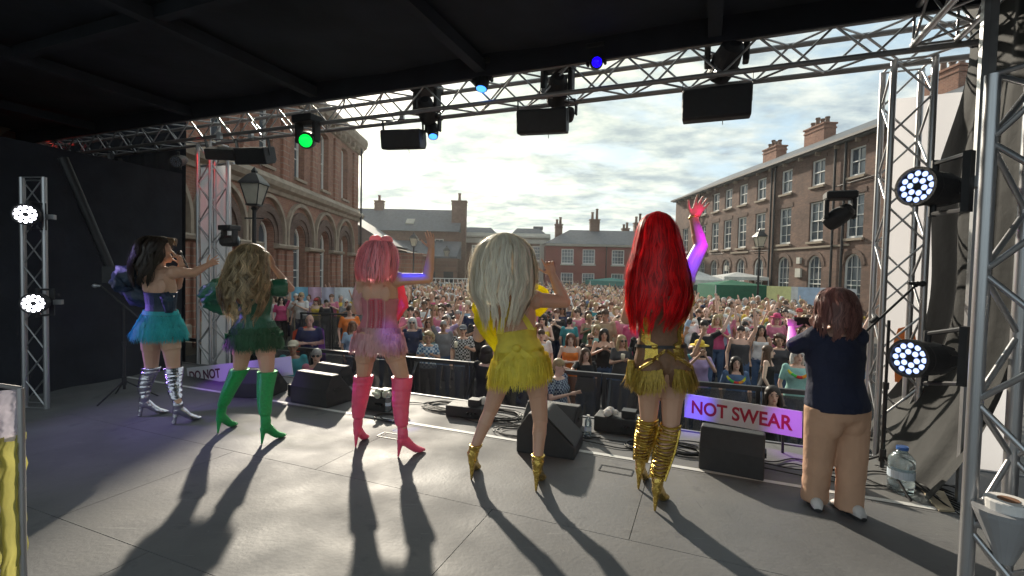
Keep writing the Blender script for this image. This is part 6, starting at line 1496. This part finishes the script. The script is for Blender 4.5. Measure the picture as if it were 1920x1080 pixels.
bottle(727, 772, .22, .033, 'small clear water bottle between the pink boots'); bottle(1102, 820, .22, .034, 'small clear water bottle right of the yellow performer')
bottle(1688, 920, .34, .085, 'large five litre water bottle with blue cap near the side skin', blue)
# ---- signs with lettering
def sign(px0, py0, px1, py1, w_px, hgt, text, label, Y0, Y1, m, lm, fit=.8, size=None, left=False):
    """board from top-left to top-right photo points at depths Y0, Y1"""
    a, b = at(px0, py0, Y0), at(px1, py1, Y1); d = (b - a); Ln = d.length; d.normalize()
    up = V((0, 0, 1)) - d * d.z; up.normalize(); n = d.cross(up); 
    c0 = a - up * hgt; t = empty('worded_sign', c0, label, 'sign', 'worded signs at the stage front')
    mb = MB(); mb.prism([a, b, b - up * hgt, c0], -n * .008 * (1 if n.y < 0 else -1)); mb.build('board', m, t)
    cu = bpy.data.curves.new('lettering', 'FONT'); cu.body = text; cu.size = size or hgt * .62; cu.offset = .024 * (size or hgt * .62); cu.extrude = .0008; cu.align_x = 'CENTER'; cu.align_y = 'CENTER'
    o = bpy.data.objects.new('tmp', cu); COL.objects.link(o); dg = bpy.context.evaluated_depsgraph_get(); me = bpy.data.meshes.new_from_object(o.evaluated_get(dg)); bpy.data.objects.remove(o)
    me.materials.clear(); me.materials.append(lm); face = n if n.y < 0 else -n
    xs = [v.co.x for v in me.vertices]; sc = fit * Ln / (max(xs) - min(xs))
    R4 = Matrix((d, up, face)).transposed().to_4x4(); ctr = (a + b) / 2 - up * hgt / 2 + face * .003
    ys = [v.co.y for v in me.vertices]; sy = .56 * hgt / (max(ys) - min(ys))
    if left: sc = sy * .95; ctr = c0 + d * (.05 + sc * (max(xs) - min(xs)) / 2) + up * hgt / 2 + face * .003
    o = place('lettering', me, t, Matrix.Translation(ctr) @ R4 @ Matrix.Diagonal((sc, sy, 1, 1)) @ Matrix.Translation((-(max(xs) + min(xs)) / 2, -(max(ys) + min(ys)) / 2, 0))); 
    # struts holding the board
    for q in (.15, .85): rod(t, 'strut', a.lerp(b, q) - up * hgt * .3 - face * .02, V((a.lerp(b, q).x, a.lerp(b, q).y, 0)) - face * .12 + V((0, 0, SF - .1)), .012, M['black_metal'])
    return t
lmr = mat('crimson lettering', (.42, .015, .05), .6, var=.05); bw = mat('white sign board', (.72, .70, .74), .5, var=.04)
sign(1284, 738, 1505, 772, 0, .235, 'NOT SWEAR', 'white sign reading NOT SWEAR in crimson above the right monitor', 4.75, 4.15, bw, lmr, .86)
sign(350, 690, 545, 668, 0, .235, 'DO NOT', 'white sign reading DO NOT behind the green boots', 6.85, 6.0, bw, mat('dark plum lettering', (.10, .01, .05), .6), .74, left=True)
# ---- microphone boom stand
def tri(base, h, label):
    t = empty('microphone_stand', base, label, 'microphone stand', 'microphone stands'); z = V((0, 0, 1))
    rod(t, 'pole', base + z * .12, base + z * h, .011, M['black_metal']); rod(t, 'lower_tube', base + z * .12, base + z * (h * .6), .015, M['black_metal'])
    for a in (.4, 2.5, 4.6): rod(t, 'leg', base + z * .22, base + V((math.cos(a) * .33, math.sin(a) * .33, .012)), .009, M['black_metal'])
    mb = MB(); mb.cyl(base + z * .17, base + z * .27, .024); mb.build('hub', M['black_plastic'], t); mb = MB(); mb.cyl(base + z * (h * .58), base + z * (h * .62), .022); mb.build('clutch', M['black_plastic'], t); return t
b0 = onz(1652, 905, SF); top = at(1640, 600, b0.y); t = tri(b0, top.z - SF, 'black boom microphone stand beside the crew member')
q1, q2 = at(1612, 632, b0.y - .05), at(1716, 536, b0.y + .05); rod(t, 'boom', q1, q2, .009, M['black_metal'])
mb = MB(); mb.cyl(q2, q2 + (q2 - q1).normalized() * .04, .016); mb.build('clip', M['black_plastic'], t); mb = MB(); e_ = (q2 - q1).normalized(); mb.cyl(top - V((.02, 0, .02)), top + V((.02, 0, .02)), .022); mb.build('joint', M['black_plastic'], t)
MB_ = MB(); MB_.cyl(q2 - V((.06, 0, -.02)), q2 + V((.04, 0, .015)), .011, .018); MB_.ell(q2 + V((.055, 0, .018)), (.028, .024, .024)); tag(MB_.build('microphone', M['black_metal']), 'microphone clipped to the boom stand at the right tower', 'microphone')
b0 = V((-3.9, 5.6, SF)); top = at(232, 575, 5.6); b0 = V((top.x, top.y, SF)); t = tri(b0, top.z - SF, 'boom stand with microphone behind the performer in teal')
q1, q2 = at(262, 598, 5.6), at(189, 536, 5.6); rod(t, 'boom', q1, q2, .009, M['black_metal']); MB_ = MB(); MB_.cyl(q2, q2 + V((-.06, 0, .0)), .012, .02); MB_.ell(q2 + V((-.07, 0, 0)), (.03, .025, .025)); tag(MB_.build('microphone', M['alu']), 'silver headed microphone on the boom behind the performer in teal', 'microphone')
# ================================================================== LIGHT FIXTURES
def emis(name, c, s): 
    m = mat(name, c, .2, emit=c, estr=s); return m
led_w = emis('white led lens', (.42, .55, 1.0), 1.0); led_hot = emis('bright white led lens', (.96, .95, 1.0), 9.0); led_rim = mat('lens collar', (.20, .22, .30), .15, spec=1)
_pl = {}
def par(P, axis, r, label, lens, L_=.34, bracket=None, group='led par cans'):
    P = V(P); ax = V(axis).normalized(); t = empty('par_light', P, label, 'stage light', group); z = V((0, 0, 1)); rt = ax.cross(z).normalized(); up = rt.cross(ax)
    S = [(P + ax * x, rt * q, up * q) for x, q in ((.0, r * .985), (.0, r), (-.03, r), (-.05, r * .93), (-.16, r * .92), (-.2, r * .86), (-L_ * .8, r * .7), (-L_, r * .45))]
    mb = MB(); mb.loft(S, 28); mb.build('housing', M['black_plastic'], t)
    mb = MB()
    for k in range(9): a = k / 9 * 6.283; mb.loft([(P - ax * .17 + (rt * math.cos(a) + up * math.sin(a)) * r * .90, rt * .006, up * .006), (P - ax * L_ * .85 + (rt * math.cos(a) + up * math.sin(a)) * r * .66, rt * .006, up * .006)], 4)
    mb.build('cooling_fins', M['black_metal'], t)
    mb = MB(); mb.rings([[P + ax * x + (rt * math.cos(a) + up * math.sin(a)) * q for a in [2 * math.pi * j / 32 for j in range(32)]] for x, q in ((.0, r * .86), (.022, r * .88), (.022, r * 1.03), (-.02, r * 1.03))], cap=False); mb.build('front_ring', M['black_plastic'], t)
    key = (lens.name, round(r, 3))
    if key not in _pl: _pl[key] = (MB().ell((0, 0, 0), (r * .145, r * .145, r * .07), n=12, k=6).mesh('lens', lens, True), MB().cyl((0, 0, -.006), (0, 0, .0), r * .175, n=14).mesh('collar', led_rim))
    R4 = Matrix((rt, up, ax)).transposed().to_4x4(); n = 0
    for rr, cnt_ in ((.70, 12), (.36, 6)):
        for k in range(cnt_):
            a = 2 * math.pi * k / cnt_ + (.26 if cnt_ == 6 else 0); c = P + ax * .006 + (rt * math.cos(a) + up * math.sin(a)) * r * rr
            o = place('lens', _pl[key][0], t, Matrix.Translation(c) @ R4); place('lens_collar', _pl[key][1], o, Matrix.Translation(c) @ R4)
    for s in (-1, 1):
        mb = MB(); mb.cyl(P - ax * .12 + up * s * r * .90, P - ax * .12 + up * s * (r + .05), .018); mb.build('yoke_knob', M['black_metal'], t)
    if bracket is not None:
        B_ = V(bracket)
        for s in (-1, 1):
            e = P - ax * .12 + up * s * (r + .035); f_ = V((B_.x, B_.y, B_.z + s * (r + .03))); mb = MB(); mb.tube([e, e.lerp(f_, .5), f_], .011, 6); mb.build('yoke_arm', M['black_metal'], t)
        mb = MB(); mb.slab(B_, (.04, .03, 2 * r + .08), .4); mb.build('yoke_plate', M['black_metal'], t); mb = MB(); mb.slab(B_ + V((.05, .02, 0)), (.07, .06, .05), .4); mb.build('clamp', M['alu'], t)
    return t
par(at(1721, 350, 2.52), (-.95, -.30, .02), .098, 'upper lit led par light on the near right tower', led_w, bracket=at(1815, 340, 2.2))
par(at(1707, 672, 2.52), (-.95, -.32, .04), .098, 'lower lit led par light on the near right tower', led_w, bracket=at(1808, 668, 2.2))
for px, py, lb_, ax in ((48, 402, 'upper dazzling white par light on the near left tower', (.55, -.83, 0)), (63, 569, 'lower dazzling white par light on the near left tower', (.5, -.86, 0))):
    P = at(px, py, 4.95); par(P, ax, .105, lb_, led_hot, bracket=P + V((-.02, .22, 0)))
def spot(name, P, T, col, en, ang, blend=.4, r=.05):
    l = bpy.data.lights.new(name, 'SPOT'); l.energy = en; l.color = col; l.spot_size = rad(ang); l.spot_blend = blend; l.shadow_soft_size = r
    o = bpy.data.objects.new(name, l); COL.objects.link(o); o.location = P; o.rotation_euler = (V(T) - V(P)).to_track_quat('-Z', 'Y').to_euler(); return o
def hung(px, py, Y, kind, label, w=.5, h=.17, tilt=0.0, lens=None, yaw=0):
    """flood / blinder case hanging on a clamp below the truss"""
    c = at(px, py, Y); t = empty('stage_floodlight', c, label, 'stage light', 'black floodlight cases hung from the front truss'); d = .26; z = V((0, 0, 1))
    R3 = (Matrix.Rotation(-SA + yaw, 3, 'Z') @ Matrix.Rotation(tilt, 3, 'X')); F = lambda x, y, q: c + R3 @ V((x, y, q))
    prof = [(-d / 2, -h / 2 + .02), (-d / 2 + .03, -h / 2), (d / 2 - .05, -h / 2), (d / 2, -h / 2 + .05), (d / 2, h / 2 - .02), (d / 2 - .02, h / 2), (-d / 2 + .02, h / 2), (-d / 2, h / 2 - .02)]
    mb = MB(); mb.prism([F(-w / 2, y, q) for y, q in prof], R3 @ V((w, 0, 0))); o = mb.build('case', M['black_plastic'], t); bv = o.modifiers.new('b', 'BEVEL'); bv.width = .012; bv.segments = 2
    for s in (-1, 1): mb = MB(); mb.prism([F(s * (w / 2 + .004), -.03, .0), F(s * (w / 2 + .004), .03, .0), F(s * (w / 2 + .004), .03, h / 2 + .12), F(s * (w / 2 + .004), -.03, h / 2 + .12)], R3 @ V((.005 * s, 0, 0))); mb.build('yoke_side', M['black_metal'], t)
    mb = MB(); mb.prism([F(-w / 2, -.03, h / 2 + .12), F(w / 2, -.03, h / 2 + .12), F(w / 2, .03, h / 2 + .12), F(-w / 2, .03, h / 2 + .12)], R3 @ V((0, 0, .006))); mb.build('yoke_bar', M['black_metal'], t)
    mb = MB(); mb.box(F(0, 0, h / 2 + .17), (.05, .07, .10)); mb.build('clamp', M['alu'], t); rod(t, 'safety_bond', F(.06, 0, -h / 2), F(.065, 0, -h / 2 - .05), .004, M['alu'])
    return t
def mover(px, py, Y, label, scale=1.0, lens=None, d=(0, 1, -.5)):
    """moving head: base, two arms and a round head"""
    c = at(px, py, Y); t = empty('moving_head_light', c, label, 'stage light', 'moving head lights on the truss'); s = scale; R3 = Matrix.Rotation(-SA, 3, 'Z'); F = lambda x, y, q: c + R3 @ V((x * s, y * s, q * s))
    mb = MB(); mb.slab(F(0, 0, .26), (.34 * s, .26 * s, .10 * s), -SA); o = mb.build('base', M['black_plastic'], t); bv = o.modifiers.new('b', 'BEVEL'); bv.width = .012
    for q in (-1, 1): mb = MB(); mb.slab(F(q * .15, 0, .09), (.05 * s, .12 * s, .26 * s), -SA); o = mb.build('arm', M['black_plastic'], t); bv = o.modifiers.new('b', 'BEVEL'); bv.width = .01
    dv = V(d).normalized(); a = dv.orthogonal().normalized(); b = dv.cross(a); mb = MB()
    mb.loft([(F(0, 0, 0) + dv * x * s, a * q * s, b * q * s) for x, q in ((-.17, .05), (-.14, .09), (.0, .115), (.12, .11), (.17, .10))], 20); mb.build('head', M['black_plastic'], t, smooth=False)
    mb = MB(); mb.ell(F(0, 0, 0) + dv * .165 * s, (.085 * s, .085 * s, .03 * s), dv.to_track_quat('Z', 'Y').to_matrix()); mb.build('lens', lens or M['glass'], t, smooth=True)
    return t
VT = 5.2
def Yv(px, v=VT):
    d = ray(px, 300); return v / (d.dot(SV) / d.y) 
hung(1343, 196, Yv(1343), 0, 'wide black floodlight case hanging at the right end of the row', .62, .30, .1)
hung(1018, 229, Yv(1018), 0, 'black floodlight case hanging above the platinum wig', .56, .26, .15, yaw=.15)
hung(757, 262, Yv(757), 0, 'black floodlight case hanging above the pink performer\'s raised hand', .52, .24, .2, yaw=.2)
hung(478, 292, Yv(478), 0, 'black floodlight case hanging above the green performer', .52, .24, .3, yaw=.2)
hung(418, 288, Yv(418, 5.0), 0, 'smaller black floodlight beside the red lit tower', .40, .16, .4, yaw=.5)
hung(215, 325, Yv(215, 5.0), 0, 'dim black floodlight case in the dark left end of the truss', .45, .2, .2)
blue_l = emis('blue light lens', (.05, .25, 1.0), 1.4); deep_l = emis('deep blue light lens', (.005, .0, 1.0), 1.6); green_l = emis('green light lens', (.0, .65, .05), 1.0); red_l = emis('red light lens', (1.0, .03, .03), 4)
for px, py, lb_, s_ in ((1362, 112, 'moving head light clamped in the truss above the right floodlight', 1.15), (1045, 168, 'moving head light clamped in the truss left of the blue lens', 1.05), (800, 206, 'moving head light in the truss left of centre', 1.0)):
    mover(px, py, Yv(px, 5.2), lb_, s_)
mover(812, 244, Yv(812, 5.35), 'moving head light with pale blue lens below the truss', .62, blue_l, (0.1, -.5, -1))
mover(577, 262, Yv(577, 5.0), 'moving head with a glowing green lens on the front truss', 1.0, green_l, (.25, -1, -.35))
mover(1118, 118, Yv(1118, 5.05), 'small light with deep blue lens at the top of the truss', .6, deep_l, (-.1, -1, -.35))
mover(905, 150, Yv(905, 5.05), 'small light with dim blue lens under the roof edge', .7, blue_l, (-.1, -.3, -1))
mover(1068, 214, Yv(1068, 5.4), 'small dark moving head beside the middle floodlight', .5)
t_ = mover(1574, 405, Yv(1574, 5.25), 'moving head light hanging on the outer side of the right tower', .72, None, (-.4, .6, -.5))
mover(430, 452, Yv(430, 5.4), 'small black moving head fixed to the left front tower', .8, None, (.8, .2, .1))
par(at(330, 303, Yv(330, 4.9)), (.2, -.9, -.3), .09, 'unlit par can beside the red lit truss', M['glass'], group='unlit par cans'); par(at(92, 292, Yv(92, 5.0)), (.5, -.6, -.5), .08, 'red par can at the dark left end of the truss', red_l, group='red par cans')
# real lamps
spot('red_spot', st(-7.0, 4.55, 4.75), st(-7.45, 5.3, 4.15), (1, .02, .02), 26, 30, .3)
spot('red_spot', at(60, 300, Yv(60, 4.7)), at(110, 285, Yv(110)), (1, .05, .03), 30, 40)
spot('magenta_spot', at(1700, 352, 2.52), at(1303, 448, 3.45), (.38, .0, 1.0), 110, 12, .6)
spot('magenta_spot', at(1700, 350, 2.50), at(1312, 395, 3.5), (1.0, .02, .30), 50, 7, .6)
spot('blue_spot', V((-.55, 3.35, 4.75)), at(775, 520, 4.22), (.0, .025, 1.0), 330, 6.0, .3)
spot('violet_spot', V((.75, 1.6, 4.6)), at(1290, 765, 4.75), (.10, .03, 1.0), 900, 7, .9)
spot('violet_spot', V((.8, 2.2, 4.6)), at(1495, 815, 4.2), (.50, .04, 1.0), 420, 8, .9)
spot('violet_spot', st(-5.2, 3.2, 4.7), at(440, 692, 6.4), (.35, .06, 1.0), 260, 16, .8)
spot('violet_spot', V((-.45, 2.4, 4.7)), at(732, 628, 4.1), (.16, .05, 1.0), 110, 4.5, .5)
spot('violet_spot', at(63, 569, 4.80), at(250, 640, 4.9), (.32, .18, 1.0), 26, 70, .8)
spot('violet_spot', at(48, 402, 4.80), at(240, 620, 4.9), (.45, .35, 1.0), 26, 80, .8)
spot('magenta_spot', at(63, 569, 4.80), at(762, 730, 4.1), (.7, .05, 1.0), 110, 5, .5)
spot('teal_spot', at(905, 160, Yv(905, 5.0)), at(325, 600, 4.95), (.05, .8, .9), 260, 9, .5)
spot('green_spot', at(577, 266, Yv(577, 4.9)), at(470, 760, 4.5), (.03, 1.0, .12), 40, 14, .7)
# ---- side things
t = empty('paper_roll_stand', V((2.06, 1.98, 1.7)), 'paper towel roll sitting in a grey funnel holder on the near right tower', 'roll holder')
c = at(1890, 955, 1.92); mb = MB(); mb.loft([(c + V((0, 0, z)), (q, 0, 0), (0, q * .8, 0)) for z, q in ((-.22, .03), (-.12, .07), (-.02, .115), (.0, .12))], 20); mb.build('holder', mat('grey plastic', (.30, .30, .31), .4), t)
o = tag(MB().loft([(c + V((0, 0, z)), (q, 0, 0), (0, q, 0)) for z, q in ((-.03, .07), (.035, .075), (.04, .07))], 24).build('paper_roll', mat('tissue paper', (.72, .70, .68), .9)), 'white paper towel roll in the funnel holder at the right edge', 'paper roll')
mb = MB(); mb.cyl(c + V((0, 0, .036)), c + V((0, 0, .0425)), .034, n=18); mb.build('cardboard_core', mat('cardboard', (.22, .11, .06), .9), o)
# draped costume rail at left
a, b_ = at(-160, 700, 1.55), at(38, 728, 1.75)
t = empty('draped_rail', V((b_.x, b_.y, SF)), 'rail hung with white and yellow gathered fabric at the left edge', 'clothes rail')
rod(t, 'top_bar', a, b_, .008, M['alu']); rod(t, 'upright', b_, V((b_.x, b_.y, SF)), .012, M['alu']); rod(t, 'upright', a, V((a.x, a.y, SF)), .012, M['alu'])
wm_ = mat('white organza', (.66, .60, .68), .6, translucent=.5); ym = mat('pale yellow tulle', (.50, .46, .14), .7, translucent=.5)
def gather(a, b, z0, z1, m, name, amp, seed, wob=.005):
    Rr = random.Random(seed); mb = MB(); n, nh = 60, 40; a, b = V(a), V(b); d = b - a; nr = V((-d.y, d.x, 0)).normalized(); rows = []
    for k in range(nh + 1):
        t_ = k / nh; z = lerp(z1, z0, t_); e = wob * math.sin(t_ * 31 + seed + 2 * math.sin(t_ * 9)) + wob * .8 * math.sin(t_ * 53 + 3 * math.sin(t_ * 5)) + Rr.uniform(-.3, .3) * wob; rows.append([V((a.x, a.y, 0)) + V((d.x, d.y, 0)) * (i / n * (1 + e * 2)) + nr * amp * (math.sin(i * .55 + math.sin(t_ * 6) * .8) + .6 * math.sin(i * 1.3 + k * .9) * math.sin(k * .7)) + V((0, 0, z)) for i in range(n + 1)])
    mb.add([p for r in rows for p in r], [(k * (n + 1) + i, k * (n + 1) + i + 1, (k + 1) * (n + 1) + i + 1, (k + 1) * (n + 1) + i) for k in range(nh) for i in range(n)]); return mb.build(name, m, t, smooth=True)
gather(a, b_, b_.z - .19, b_.z, wm_, 'white_cloth', .004, 1); gather(a + V((0, .012, 0)), b_ + V((.004, .012, 0)), SF + .02, b_.z - .17, ym, 'yellow_cloth', .012, 2, .009)
gather(a - V((0, .03, 0)), a.lerp(b_, .86) - V((0, .03, 0)), SF + .35, b_.z - .25, wm_, 'white_cloth', .012, 4)
# ================================================================== haze volume, added to imitate veiling glare
hz = bpy.data.materials.new('added glare haze'); hz.use_nodes = True; ht_ = hz.node_tree; ht_.nodes.clear()
ho = ht_.nodes.new('ShaderNodeOutputMaterial'); hv = ht_.nodes.new('ShaderNodeVolumePrincipled'); hv.inputs['Color'].default_value = (.95, .95, .93, 1); hv.inputs['Density'].default_value = 0.0007; hv.inputs['Anisotropy'].default_value = .55
ht_.links.new(hv.outputs[0], ho.inputs['Volume'])
tag(MB().box((0, 30, 7.5), (76, 84, 17)).build('haze', hz, origin=V((0, 30, 7.5))), kind='stuff', label='thin haze volume added over the square for veiling glare')
SC.cycles.volume_bounces = 0
